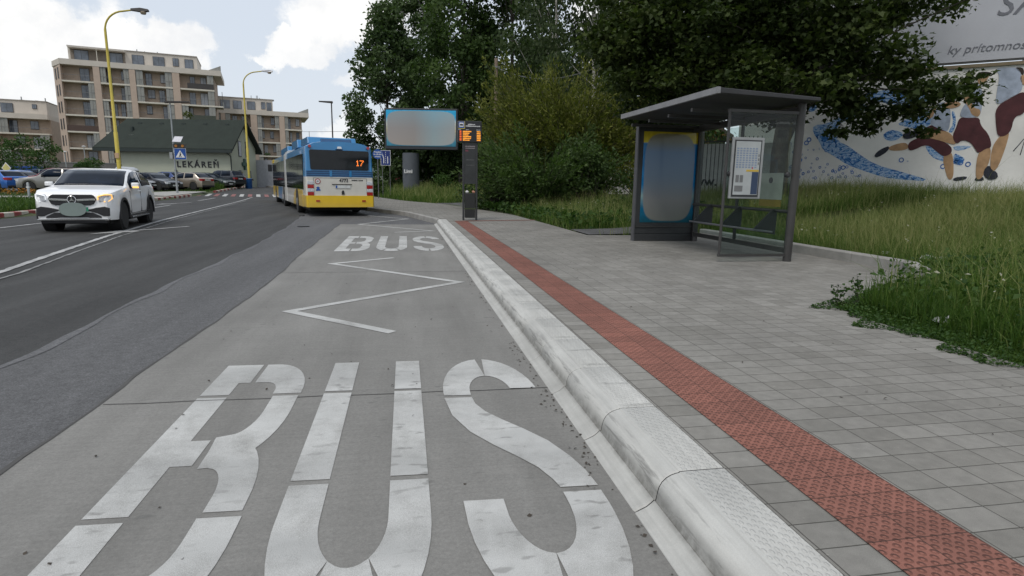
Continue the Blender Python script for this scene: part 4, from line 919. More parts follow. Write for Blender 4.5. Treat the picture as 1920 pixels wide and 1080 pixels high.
def make_car(name, label, kind, pm, loc, heading, group='cars parked by the pharmacy', rim=None, lod=1, cat='car'):
    """local x runs from the nose (0) to the tail; heading = direction the nose points (angle from +X)"""
    S = PROF[kind]; Lc, W, r = S['L'], S['W'], S['r']; xa = (S['fo'], S['fo']+S['wb'])
    t = thing(name, label, cat, loc, heading+PI, group)
    tp = np.array(S['top']); bl = np.array(S['belt']); g = S['gh']; sd = S['side']; Ra = r+.055
    bp = (sd[0]+sd[1])/2+.05
    xs = set(np.linspace(0, Lc, 40 if lod else 24)) | {p[0] for p in S['top']} | set(g) | set(sd) | {bp-.05, bp+.05, .02, .05, .1, .2, Lc-.02, Lc-.06, Lc-.14}
    for a in xa: xs |= {a+Ra*math.cos(q) for q in np.linspace(0, PI, 13 if lod else 9)}
    xs = sorted(x for x in xs if 0 <= x <= Lc); xs = [x for i, x in enumerate(xs) if i == 0 or x-xs[i-1] > .006]
    def section(x):
        fr = max(0, 1-x/.55); rr = max(0, 1-(Lc-x)/.5)
        wv = W/2*(1-.2*fr**2.2-.14*rr**2.4)
        zt = float(np.interp(x, tp[:, 0], tp[:, 1])); zb = min(float(np.interp(x, bl[:, 0], bl[:, 1])), zt-.02)
        z0 = S['sill']-.05*(fr > 0)*0
        for a in xa:
            dx = abs(x-a)
            if dx < Ra: z0 = max(z0, r+math.sqrt(Ra*Ra-dx*dx))
        z0 = min(z0, zb-.06); h = zt-zb
        zr = zt-min(.07, .42*h); wr = wv*.975-.30*(zr-zb)-.012
        hgt = zb-z0
        pts = [(wv*.965, z0), (wv*.995, z0+hgt*.3), (wv, z0+hgt*.62), (wv*.992, z0+hgt*.84), (wv*.972, zb), (wr, zr), (wr*.93, zt-min(.022, .16*h)), (wr*.62, zt-min(.006, .05*h)), (0, zt)]
        return pts
    n = 9; bufs = {}
    sec = [section(x) for x in xs]
    def put(key, quad): bufs.setdefault(key, MB()).add(quad, [(0, 1, 2, 3)])
    for i in range(len(xs)-1):
        xm = (xs[i]+xs[i+1])/2
        for j in range(n-1):
            for s in (1, -1):
                q = [(xs[i], s*sec[i][j][0], sec[i][j][1]), (xs[i+1], s*sec[i+1][j][0], sec[i+1][j][1]), (xs[i+1], s*sec[i+1][j+1][0], sec[i+1][j+1][1]), (xs[i], s*sec[i][j+1][0], sec[i][j+1][1])]
                key = 'body'
                if j == 4 and sd[0] < xm < sd[1] and not (bp-.05 < xm < bp+.05): key = ('side_window', s)
                elif j >= 6 and g[0] < xm < g[1]-.1: key = 'windscreen'
                elif j >= 6 and g[2]+.06 < xm < g[3]: key = 'rear_window'
                put(key, q)
    for i in (0, -1):
        ring = [(xs[i], p[0], p[1]) for p in sec[i]]+[(xs[i], -p[0], p[1]) for p in sec[i][-2::-1]]
        bufs['body'].add(ring, [tuple(range(len(ring)))])
    for k, mb in bufs.items():
        nm = k if isinstance(k, str) else k[0]
        o = mb.build(nm, pm if nm == 'body' else M_CARGLASS, t)
        bm = bmesh.new(); bm.from_mesh(o.data); bmesh.ops.remove_doubles(bm, verts=bm.verts, dist=.0008); bmesh.ops.recalc_face_normals(bm, faces=bm.faces); bm.to_mesh(o.data); bm.free()
        o.data.shade_smooth(); o.data.set_sharp_from_angle(angle=R(38))
        if nm != 'body':
            so_ = o.modifiers.new('solid', 'SOLIDIFY'); so_.thickness = .01; so_.offset = 0
    MB().box(.25, Lc-.25, -W/2+.2, W/2-.2, .2, .62).build('underbody', M_UNDER, t)
    for a in xa:
        for s in (1, -1):
            MB().lathe([(Ra-.01, s*(W/2-.34)), (Ra-.01, s*(W/2-.05))], 'y', (a, 0, r), 20).build('wheel_well', M_UNDER, t)
            wheel(t, a, s*(W/2-.13), r, .23, rim)
    return t, S
def lamps_simple(t, S, tail_z=.85, front=True, rear=True, plate=True):
    Lc, W = S['L'], S['W']; tp = np.array(S['top'])
    zf = tp[1][1]-.08; zr = tail_z
    if front:
        for s in (1, -1):
            MB().prism([(-.01, s*W*.26), (.0, s*W*.40), (.16, s*W*.452), (.24, s*W*.458), (.2, s*W*.30)], 'xy', zf-.1, zf+.05).build('headlight', M_LAMP, t, bevel=.015)
        MB().box(-.012, .05, -W*.24, W*.24, zf-.12, zf+.0).build('grille', M_BLK, t, bevel=.01)
        MB().box(-.02, .06, -W*.36, W*.36, S['sill']+.02, S['sill']+.16).build('air_intake', M_BLK, t, bevel=.02)
        if plate: MB().box(-.03, 0, -.26, .26, zf-.27, zf-.16).build('number_plate', M_PLATE, t)
    if rear:
        for s in (1, -1):
            MB().prism([(Lc+.012, s*W*.22), (Lc+.01, s*W*.40), (Lc-.1, s*W*.462), (Lc-.22, s*W*.475), (Lc-.16, s*W*.3)], 'xy', zr-.08, zr+.1).build('tail_light', M_TAIL, t, bevel=.015)
        MB().box(Lc-.06, Lc+.03, -W*.40, W*.40, S['sill'], S['sill']+.17).build('rear_bumper_trim', M_BLK, t, bevel=.02)
        if plate: MB().box(Lc-.02, Lc+.02, -.26, .26, zr-.06, zr+.05).build('number_plate', M_PLATE, t)
    xm = S['gh'][0]+.42; zb = float(np.interp(xm, *np.array(S['belt']).T))
    for s in (1, -1):
        MB().box(xm-.06, xm+.06, s*(W/2-.02), s*(W/2+.16), zb+.02, zb+.15).build('mirror', t.children[0].material_slots[0].material, t, bevel=.03)

# the white SUV coming towards us
cx_, cy_ = -7.98, 16.55
HD = math.atan2(-.985, .17)      # nose direction
t, S = make_car('suv_car', 'white coupe SUV driving toward us with its amber indicator lit', 'coupe_suv', M_WHITEP, (0, 0, 0), HD, group=None, rim=M_RIMD, cat='car')
# put the middle of the nose at (cx_, cy_)
t.location = (cx_, cy_-.55, 0); t.scale = (1, .93, 1)
W = S['W']
# grille, emblem, lamps, intakes and skirts on the nose
def nose(y, bulge=.0): return -.018
mb = MB(); pts = [(-.48, .90), (-.42, .925), (.42, .925), (.48, .90), (.53, .82), (.47, .70), (.38, .665), (-.38, .665), (-.47, .70), (-.53, .82)]
gr = mb.prism(pts, 'yz', -.03, .05).build('grille', M_BLK, t, bevel=.012)
mb = MB()
for s in (1, -1): mb.prism([(s*.09, .815), (s*.5, .83), (s*.515, .79), (s*.09, .765)], 'yz', -.045, -.03)
mb.build('grille_bar', M_CHROME, gr, bevel=.006)
em = MB().lathe([(.098, -.062), (.098, -.04)], 'x', (0, 0, .80), 28).build('emblem', M_BLK, t)
mb = MB(); ring = []
for k in range(33): ring.append((-.064, .092*math.cos(2*PI*k/32), .80+.092*math.sin(2*PI*k/32)))
mb.tube(ring, .010, 6)
for k in range(3):
    a = PI/2+2*PI*k/3; p = []
    for rr, aa in ((.088, a), (.02, a+PI/3), (.0, a), (.02, a-PI/3)): p.append((rr*math.cos(aa), .80+rr*math.sin(aa)))
    mb.prism([p[0], p[1], (0, .80), p[3]], 'yz', -.072, -.06)
mb.build('emblem_star', M_CHROME, em)
for s, lit in ((1, M_DRL), (-1, M_AMBER)):
    # +y in local space is the driver's right after the half-turn; amber side faces the kerb
    outl = [(-.03, s*.56), (-.005, s*.70), (.10, s*.80), (.27, s*.875), (.33, s*.885), (.27, s*.86), (.16, s*.66)]
    h = MB().prism([(-.022, s*.575), (.0, s*.70), (.07, s*.785), (.20, s*.868), (.30, s*.89), (.30, s*.70), (.1, s*.58)], 'xy', .745, .925).build('headlight', M_LAMP, t, bevel=.02)
    path = [(-.032, s*.57, .80), (-.03, s*.575, .885), (-.01, s*.70, .925), (.05, s*.775, .93), (.15, s*.845, .92), (.16, s*.85, .83), (.06, s*.785, .765), (-.012, s*.70, .755)]
    MB().tube(path, .012, 6).build('running_light', lit, h)
mb = MB()
for s in (1, -1):
    MB().prism([(s*.80, .60), (s*.70, .635), (s*.52, .61), (s*.30, .56), (s*.34, .53), (s*.52, .47), (s*.66, .40), (s*.79, .40)], 'yz', -.028, .1).build('side_intake', M_BLK, t, bevel=.012)
MB().prism([(-.6, .40), (-.42, .49), (.42, .49), (.6, .40), (.62, .36), (-.62, .36)], 'yz', -.026, .1).build('air_intake', M_BLK, t, bevel=.01)
MB().prism([(-.8, .335), (-.5, .345), (-.3, .365), (.3, .365), (.5, .345), (.8, .335), (.78, .30), (-.78, .30)], 'yz', -.05, .12).build('splitter', M_CHROME, t, bevel=.008)
MB().box(.0, .25, -.72, .72, .225, .30).build('lower_lip', M_BLK, t, bevel=.02)
bpv = MB(); 
pl = [(.30*math.copysign(abs(math.cos(a))**.7, math.cos(a)), .57+.165*math.sin(a)) for a in np.linspace(0, 2*PI, 28, endpoint=False)]
npl = MB().prism(pl, 'yz', -.075, -.055).build('number_plate', mat('plate_grey_green', (.22, .27, .25), .5, var=.06, scale=2), t)
MB().box(-.07, -.05, -.345, -.27, .52, .62).build('plate_badge', mat('plate_green', (.03, .22, .13), .5), npl)
for s in (1, -1):
    for a in (S['fo'], S['fo']+S['wb']):
        q0, q1 = S['r']+.045, S['r']+.105; arc_ = [(a+q*math.cos(u), S['r']+q*math.sin(u)) for q, us in ((q1, np.linspace(-.15, PI+.15, 18)), (q0, np.linspace(PI+.15, -.15, 18))) for u in us]
        MB().prism(arc_, 'xz', s*(W/2-.06), s*(W/2+.012)).build('wheel_arch', M_BLK, t)
    MB().box(1.32, 3.28, s*(W/2-.10), s*(W/2+.01), .27, .37).build('side_skirt', M_BLK, t, bevel=.015)
    MB().tube([(1.35, s*(W/2+.03), .30), (3.25, s*(W/2+.03), .30)], .025, 8).build('running_board', M_CHROME, t)
    m_ = MB().prism([(1.66, s*(W/2-.01)), (1.60, s*(W/2+.06)), (1.62, s*(W/2+.2)), (1.74, s*(W/2+.21)), (1.78, s*(W/2+.02))], 'xy', 1.08, 1.22).build('mirror', M_WHITEP, t, bevel=.035)
    MB().box(1.595, 1.63, s*(W/2+.05), s*(W/2+.2), 1.075, 1.115).build('mirror_indicator', M_AMBER if s < 0 else M_BLK, m_)
    MB().box(2.5, 2.72, s*(W/2-.015), s*(W/2+.015), .97, 1.0).build('door_handle', M_WHITEP, t, bevel=.008)
    mb = MB()
    mb.prism([(1.496, .40), (3.624, .40), (3.624, 1.02), (3.616, 1.02), (3.616, .408), (2.624, .408), (2.624, 1.04), (2.616, 1.04), (2.616, .408), (1.504, .408), (1.504, 1.0), (1.496, 1.0)], 'xz', s*(W/2-.02), s*(W/2+.003))
    mb.build('door_gap', M_BLK, t)
lamps_simple(t, dict(S, W=S['W']), .98, front=False)

# parked cars
def pk(px, D, ang, name, label, kind, col, metal=0., rim=None, tail=.85, front=True, rear=True):
    p = at(px, 338, D); z = .15+float(T(p[1]))
    pm = paint('paint_'+name+'_%d' % px, col, metal)
    a = R(ang); S = PROF[kind]; c = math.cos(a), math.sin(a)
    t, S = make_car(name, label, kind, pm, (p[0]+c[0]*S['L']/2, p[1]+c[1]*S['L']/2, z), a, rim=rim, lod=0)
    lamps_simple(t, S, tail, front, rear)
    return t, S
pk(-4, 42, 152, 'hatchback_car', 'bright blue hatchback cut off by the picture edge, tail toward us', 'hatch', (.02, .12, .42), .3)
pk(45, 47, -8, 'saloon_car', 'bright blue saloon parked side on beside the blue hatchback', 'saloon', (.02, .12, .40), .3)
t, S = pk(110, 41, 184, 'suv_car', 'silver grey SUV with roof bars, half hidden behind the moving white car', 'suv', (.27, .262, .245), .5, rim=M_RIM)
mb = MB()
for s in (1, -1): mb.tube([(2.1, s*.62, 1.73), (2.4, s*.64, 1.76), (3.7, s*.64, 1.75), (4.0, s*.62, 1.70)], .022, 6)
mb.build('roof_bars', M_BLK, t)
t, S = pk(107, 45, 172, 'suv_car', 'maroon SUV with a tall upright tail lamp behind the silver SUV', 'suv', (.16, .015, .03), .3)
pk(74, 57, 180, 'hatchback_car', 'dark teal hatchback seen between the blue saloon and the maroon SUV', 'hatch', (.03, .06, .07), .3)
t, S = pk(251, 48, -28, 'estate_car', 'silver estate car carrying a grey roof box', 'wagon', (.46, .47, .49), .5)
box_t = t
ca = MB(); prof_b = [(0, .1, .02), (.15, .3, .14), (.6, .38, .28), (1.4, .39, .32), (1.9, .36, .28), (2.1, .25, .1)]
vs = []
for x, wv, h in prof_b: vs += [(x, -wv, 0), (x, -wv*.97, h*.6), (x, -wv*.7, h), (x, wv*.7, h), (x, wv*.97, h*.6), (x, wv, 0)]
k = len(prof_b); ca.add(vs, [(i*6+j, i*6+(j+1) % 6, (i+1)*6+(j+1) % 6, (i+1)*6+j) for i in range(k-1) for j in range(6)]+[tuple(range(6)), tuple((k-1)*6+j for j in range(6))])
rb = thing('roof_box', 'long grey roof box strapped on the silver estate car', 'roof box', (0, 0, 0), 0)
ca.build('shell', mat('roof_box_grey', (.38, .4, .43), .4), rb, smooth=50)
mb = MB(); 
for x in (.5, 1.6): mb.box(x-.03, x+.03, -.6, .6, -.09, -.02)
mb.build('crossbars', M_BLK, rb)
rb.rotation_euler = (0, 0, box_t.rotation_euler[2]); c = math.cos(rb.rotation_euler[2]), math.sin(rb.rotation_euler[2])
rb.location = box_t.location+Vector((c[0]*1.95, c[1]*1.95, 1.56))
pk(290, 48.5, -30, 'saloon_car', 'black saloon nosing out next to the silver estate car', 'saloon', (.02, .022, .028), .3)
pk(312, 53, 150, 'hatchback_car', 'dark blue hatchback with its tail toward the crossing sign pole', 'hatch', (.02, .05, .18), .3)
pk(350, 50.5, 158, 'hatchback_car', 'beige hatchback with red tail lamps near the yellow notice', 'hatch', (.36, .31, .25), .5)
pk(372, 58, -24, 'saloon_car', 'pale silver saloon nosing out behind the beige hatchback', 'saloon', (.42, .42, .42), .5)
pk(392, 56, -20, 'saloon_car', 'dark green saloon under the pharmacy lettering', 'saloon', (.018, .03, .03), .3)
pk(418, 59.5, 152, 'suv_car', 'dark slate SUV by the drainpipe corner of the pharmacy', 'suv', (.03, .034, .045), .4)
pk(500, 84, 176, 'saloon_car', 'small white saloon far off beside the bus front', 'saloon', (.6, .6, .6), 0.)

# ------------------------------------------------------------------ articulated bus
M_BLUE = paint('bus_blue', (.014, .185, .42)); M_BYEL = paint('bus_yellow', (.72, .47, .015)); M_BWHT = paint('bus_white', (.62, .6, .54)); M_BLUED = mat('bus_vent_blue', (.008, .06, .16), .5)
M_BELLOW = mat('bellows_grey', (.42, .42, .41), .7, var=.1)
M_BGLASS = mat('bus_glass', (.01, .012, .014), .06, var=.2, spec=.35)
M_LED = mat('led_orange', (1., .22, .03), .4, emit=1.3)
M_INK = mat('dark_ink', (.02, .02, .025), .6)
M_SIGNW = mat('sign_white', (.72, .72, .72), .45, var=.05)
M_SIGNB = mat('sign_blue', (.012, .075, .32), .4, var=.08)
HB = R(15.2)
bus = thing('articulated_bus', 'blue white and yellow articulated bus seen from behind, leaving along the road', 'bus', (-2.42, 23.45, 0), HB)
BW = 1.275
def hull(name, y0, y1, zs, m, inset_rear=False, inset_front=False, top=False):
    """walls of a box body between the heights zs, with softened vertical corners"""
    mb = MB(); rows = [(y0, .06 if inset_rear else 0), (y0+.05, .015 if inset_rear else 0), (y0+.14, 0), (y1-.14, 0), (y1-.05, .015 if inset_front else 0), (y1, .06 if inset_front else 0)]
    def halfw(z): return BW-(.0 if z < 1.0 else .02*(z-1.0))-(0 if z < 2.5 else (z-2.5)**1.6*.55)
    ring = []
    prof_ = [(halfw(z), z) for z in zs]
    if top: prof_ += [(halfw(2.6), 2.63), (.98, 2.75), (.7, 2.8), (0, 2.83)]
    n = len(prof_); vs = []
    for y, ins in rows:
        for hw, z in prof_: vs.append((hw-ins*(1 if hw > .05 else 0), y+(.10*max(0, z-1.5)/1.3 if inset_rear and y < y0+.2 else 0), z))
        for hw, z in prof_[::-1]: vs.append((-(hw-ins*(1 if hw > .05 else 0)), y+(.10*max(0, z-1.5)/1.3 if inset_rear and y < y0+.2 else 0), z))
    q = 2*n; fs = [(a*q+j, a*q+(j+1) % q, (a+1)*q+(j+1) % q, (a+1)*q+j) for a in range(5) for j in range(q)]
    fs += [tuple(range(q)), tuple(5*q+j for j in range(q))]
    o = mb.add(vs, fs).build(name, m, bus)
    bm = bmesh.new(); bm.from_mesh(o.data); bmesh.ops.remove_doubles(bm, verts=bm.verts, dist=.001); bmesh.ops.recalc_face_normals(bm, faces=bm.faces); bm.to_mesh(o.data); bm.free()
    o.data.shade_smooth(); o.data.set_sharp_from_angle(angle=R(40)); return o
hull('rear_bumper', -.03, 1.15, [.36, .42, .76, .80], M_BYEL, True)
hull('lower_body', 1.15, 8.2, [.33, .8, 1.0], M_BWHT)
hull('rear_panel', 0, 1.15, [.80, 1.2, 1.50], M_BWHT, True)
hull('lower_body', 1.15, 8.2, [1.002, 1.2, 1.50], M_BWHT)
hull('upper_body', .01, 8.2, [1.502, 2.0, 2.5], M_BLUE, True, False, True)
hull('lower_body', 9.1, 18.7, [.33, .8, 1.0], M_BWHT); hull('lower_body', 9.1, 18.7, [1.002, 1.2, 1.5], M_BWHT, False, True)
hull('upper_body', 9.1, 18.72, [1.502, 2.0, 2.5], M_BLUE, False, True, True)
mb = MB(); 
for k in range(9):
    y = 8.2+k*.1; mb.box(-1.22+.03*(k % 2), 1.22-.03*(k % 2), y, y+.1, .38, 2.74-.04*(k % 2))
mb.build('bellows', M_BELLOW, bus)
MB().prism([(-1.29, .33), (-1.29, 2.60), (-1.1, 2.82), (1.1, 2.82), (1.29, 2.60), (1.29, .33)], 'xz', 8.12, 8.32).build('joint_frame', mat('joint_frame_white', (.6, .6, .58), .4), bus)
MB().prism([(-1.29, .33), (-1.29, 2.60), (-1.1, 2.82), (1.1, 2.82), (1.29, 2.60), (1.29, .33)], 'xz', 9.0, 9.14).build('joint_frame', mat('joint_frame_grey', (.5, .5, .48), .4), bus)
# rear window, vents, lamps
rw = MB().prism([(-1.08, 1.80), (-1.10, 2.46), (-1.05, 2.50), (1.05, 2.50), (1.10, 2.46), (1.08, 1.80), (1.04, 1.77), (-1.04, 1.77)], 'xz', -.012, .16).build('rear_window', M_BGLASS, bus, bevel=.01)
MB().box(-.28, -.265, -.016, -.01, 1.78, 2.49).build('window_post', M_BLK, rw)
dd = MB()
def dots(rows, x0, z0, s, y, m, parent, name, sx=1.):
    mb = MB()
    for rr, line in enumerate(rows):
        for c_, ch in enumerate(line):
            if ch == '#': mb.box(x0+c_*s*sx, x0+c_*s*sx+s*.8*sx, y-.006, y, z0-rr*s, z0-rr*s+s*.8)
    return mb.build(name, m, parent)
dots(['.#..#####', '##......#', '.#.....#.', '.#....#..', '.#....#..', '.#...#...', '###..#...'], .62, 2.12, .031, -.014, M_LED, rw, 'route_display')
for k in range(3):
    z = 1.53+k*.075; MB().box(-1.235, 1.235, -.012+.01*(k+1)*.5, .1, z, z+.04).build('vent_slat', M_BLUED, bus)
mb = MB(); 
for x in (-.35, .38): mb.box(x-.045, x+.045, -.02, .05, 1.52, 1.74)
mb.build('vent_post', M_BLUE, bus)
for s in (1, -1):
    for k, (z0, z1, m_) in enumerate(((.80, .93, M_TAIL), (.94, 1.06, M_LAMP), (1.07, 1.20, M_TAIL), (1.21, 1.34, M_LAMP))):
        MB().box(s*.99, s*1.22, -.035, .05, z0, z1).build('tail_light', m_, bus, bevel=.012)
    MB().lathe([(.055, -.02), (.055, .12)], 'y', (s*1.08, 0, 2.62), 14).build('marker_light', M_TAIL, bus)
    MB().box(s*.86-.07, s*.86+.07, -.055, 0, .57, .63).build('reflector', M_TAIL, bus)
text('fleet_number', '4773', .17, M_INK, bus, (.12, -.012, 1.37), (PI/2, 0, 0), bold=.003)
mb = MB(); x = .42
for wd in (.035, .03, .035, .03, .04, .03, .035, .03, .035): mb.box(x, x+wd, -.008, 0, 1.365, 1.41); x += wd+(.012 if wd < .04 else .04)
mb.build('badge_lettering', M_INK, bus)
np_ = MB().box(-.20, .36, -.022, -.004, 1.08, 1.19).build('number_plate', M_PLATE, bus, bevel=.005)
MB().box(-.19, -.13, -.026, -.02, 1.085, 1.185).build('plate_band', M_SIGNB, np_)
MB().box(-.32, .42, -.03, 0, 1.215, 1.24).build('plate_lamp', M_BLK, bus)
MB().prism([(.03, .84), (.03, .95), (.06, 1.0), (.10, 1.0), (.13, .95), (.13, .84)], 'xz', -.02, 0).build('latch', M_BLK, bus)
sp = MB().lathe([(.105, -.012), (.105, 0)], 'y', (-.84, 0, 1.33), 24).build('speed_roundel', mat('roundel_red', (.3, .02, .02), .5), bus)
MB().lathe([(.075, -.016), (.075, -.01)], 'y', (-.84, 0, 1.33), 20).build('roundel_face', M_SIGNW, sp)
text('roundel_number', '80', .085, M_INK, sp, (-.84, -.018, 1.33), (PI/2, 0, 0))
MB().prism([(-.92, .98), (-.92, 1.02), (-.87, 1.06), (-.91, 1.09), (-.84, 1.14), (-.76, 1.09), (-.80, 1.06), (-.75, 1.02), (-.75, .98)], 'xz', -.01, 0).build('blue_sticker', M_SIGNB, bus)
mb = MB()
for x in (-1.0, .985): mb.box(x, x+.012, -.006, 0, .82, 1.46)
mb.box(-1.0, .99, -.006, 0, 1.455, 1.465); mb.build('hatch_gap', M_BLK, bus)
MB().prism([(-.09, 2.56), (-.07, 2.64), (.07, 2.64), (.09, 2.56)], 'xz', .0, .2).build('rear_badge', M_CHROME, bus)
MB().box(-.13, .13, -.0, .15, 2.52, 2.545).build('camera_housing', M_BLUED, bus)
# side glazing and colours on both flanks
for s in (1, -1):
    for y0, y1, nw in ((.75, 8.05, 4), (9.25, 18.3, 6)):
        st = (y1-y0)/nw
        for k in range(nw):
            a = y0+k*st
            MB().prism([(a+.02, 1.02), (a+.02, 2.36), (a+st-.02, 2.36), (a+st-.02, 1.02)], 'yz', s*(BW-.06), s*(BW+.012)).build('side_window', M_BGLASS, bus)
    MB().prism([(1.16, .335), (1.16, .98), (1.7, .98), (2.2, 1.0), (3.0, 1.02), (3.9, .98), (4.6, .8), (4.9, .6), (5.0, .335)], 'yz', s*(BW-.05), s*(BW+.008)).build('side_sweep', M_BYEL, bus)
    MB().prism([(9.3, .335), (9.3, .95), (10.6, .98), (11.2, .7), (11.6, .335)], 'yz', s*(BW-.05), s*(BW+.008)).build('side_sweep', M_BWHT, bus)
    MB().prism([(11.6, .335), (11.3, .7), (10.9, .99), (14, .99), (14.2, .335)], 'yz', s*(BW-.05), s*(BW+.008)).build('side_sweep', M_BLUE, bus)
    MB().prism([(14.25, .335), (14.05, .99), (18.6, .99), (18.6, .335)], 'yz', s*(BW-.05), s*(BW+.008)).build('side_sweep', M_BYEL, bus)
    MB().prism([(17.2, 2.40), (17.2, 2.62), (18.7, 2.62), (18.7, 2.40)], 'yz', s*(BW-.1), s*(BW+.01)).build('roof_corner', M_BYEL, bus)
    for a in (3.25, 10.1, 16.0):
        arc_ = [(a+.58*math.cos(u), .48+.58*math.sin(u)) for u in np.linspace(-.25, PI+.25, 16)]
        MB().prism(arc_, 'yz', s*(BW-.3), s*(BW+.014)).build('wheel_arch', M_UNDER, bus)
        wo = bpy.data.objects.new('wheel', None); bpy.data.objects.remove(wo)
        wt = MB().lathe([(.30, -.15), (.44, -.15), (.48, -.09), (.48, .09), (.44, .15), (.30, .15)], 'x', n=26).build('wheel', M_TYRE, bus, smooth=40, loc=(s*(BW-.13), a, .48))
        MB().lathe([(.30, s*.12), (.30, s*.15), (.2, s*.13), (.12, s*.17), (.05, s*.17)], 'x', n=20).build('rim', M_RIM, wt, smooth=40)
MB().box(-1.1, 1.1, .5, 8, .22, .5).build('underbody', M_UNDER, bus); MB().box(-1.1, 1.1, 9.2, 18.4, .22, .5).build('underbody', M_UNDER, bus)
def pod(name, x0, x1, y0, y1, z0, z1, m): return MB().prism([(y0, z0), (y0+.18, z1), (y1-.18, z1), (y1, z0)], 'yz', x0, x1).build(name, m, bus, bevel=.04)
pod('roof_unit', -.95, .95, 1.6, 4.2, 2.8, 3.08, M_BLUE); pod('roof_grille', -.45, .75, 1.52, 2.5, 2.86, 3.03, M_BLUED)
pod('roof_unit', -1.0, 1.0, 5.0, 7.8, 2.8, 3.16, M_BLUE); pod('roof_unit', -1.0, 1.0, 10, 14.6, 2.78, 3.12, M_BLUE)
MB().box(-1.55, -1.3, 18.5, 18.62, 1.9, 2.35).build('mirror', M_BLK, bus, bevel=.03); MB().box(1.3, 1.55, 18.5, 18.62, 1.9, 2.35).build('mirror', M_BLK, bus, bevel=.03)
# two dark scraps lying on the road by the bus bay
for k, (x, y, s, lb) in enumerate(((-2.95, 18.0, .17, 'dark twisted rubber scrap on the road near the concrete bay'), (-3.9, 23.6, .2, 'flat dark scrap on the road further on, by the bus wheel'))):
    r2 = np.random.default_rng(k); P = [(s*q*math.cos(a), s*.5*q*math.sin(a)) for a, q in zip(np.linspace(0, 2*PI, 11, endpoint=False), r2.uniform(.35, 1.2, 11))]
    tag(MB().prism(P, 'xy', .008, .028).build('rubber_scrap', M_BLK, loc=(x, y, 0), rot=(0, 0, .5+k)), lb, 'scrap')
# ------------------------------------------------------------------ buildings
M_TAN = mat('brick_tan', (.37, .29, .228), .85, var=.12, scale=1.2, bump=.2, bscale=40)
M_TANP = mat('render_tan', (.47, .37, .298), .85, var=.06, scale=1.)
M_CREAM = mat('render_cream', (.56, .51, .45), .85, var=.06, scale=.8)
M_SLAB = mat('slab_cream', (.6, .56, .48), .8, var=.08, scale=2)
M_SCREEN = mat('screen_grey', (.27, .27, .25), .6, var=.15, scale=6)
M_FRAME = mat('window_frame_dark', (.05, .05, .055), .5)
M_WGLASS = mat('window_glass', (.10, .118, .145), .06, var=.6, scale=.6, spec=.8)
M_CURT = mat('window_blind', (.33, .34, .36), .4, var=.35, scale=.7, spec=.7)
M_RAILD = mat('balcony_dark', (.045, .04, .038), .6)
M_RAILG = mat('balcony_green', (.05, .06, .045), .6)
M_RAILB = mat('balcony_brown', (.075, .045, .035), .6)
M_RAIL = mat('rail_metal', (.2, .2, .2), .5, metal=.5)
M_POT = mat('pot_plants', (.04, .07, .02), .9, var=.5, scale=4)
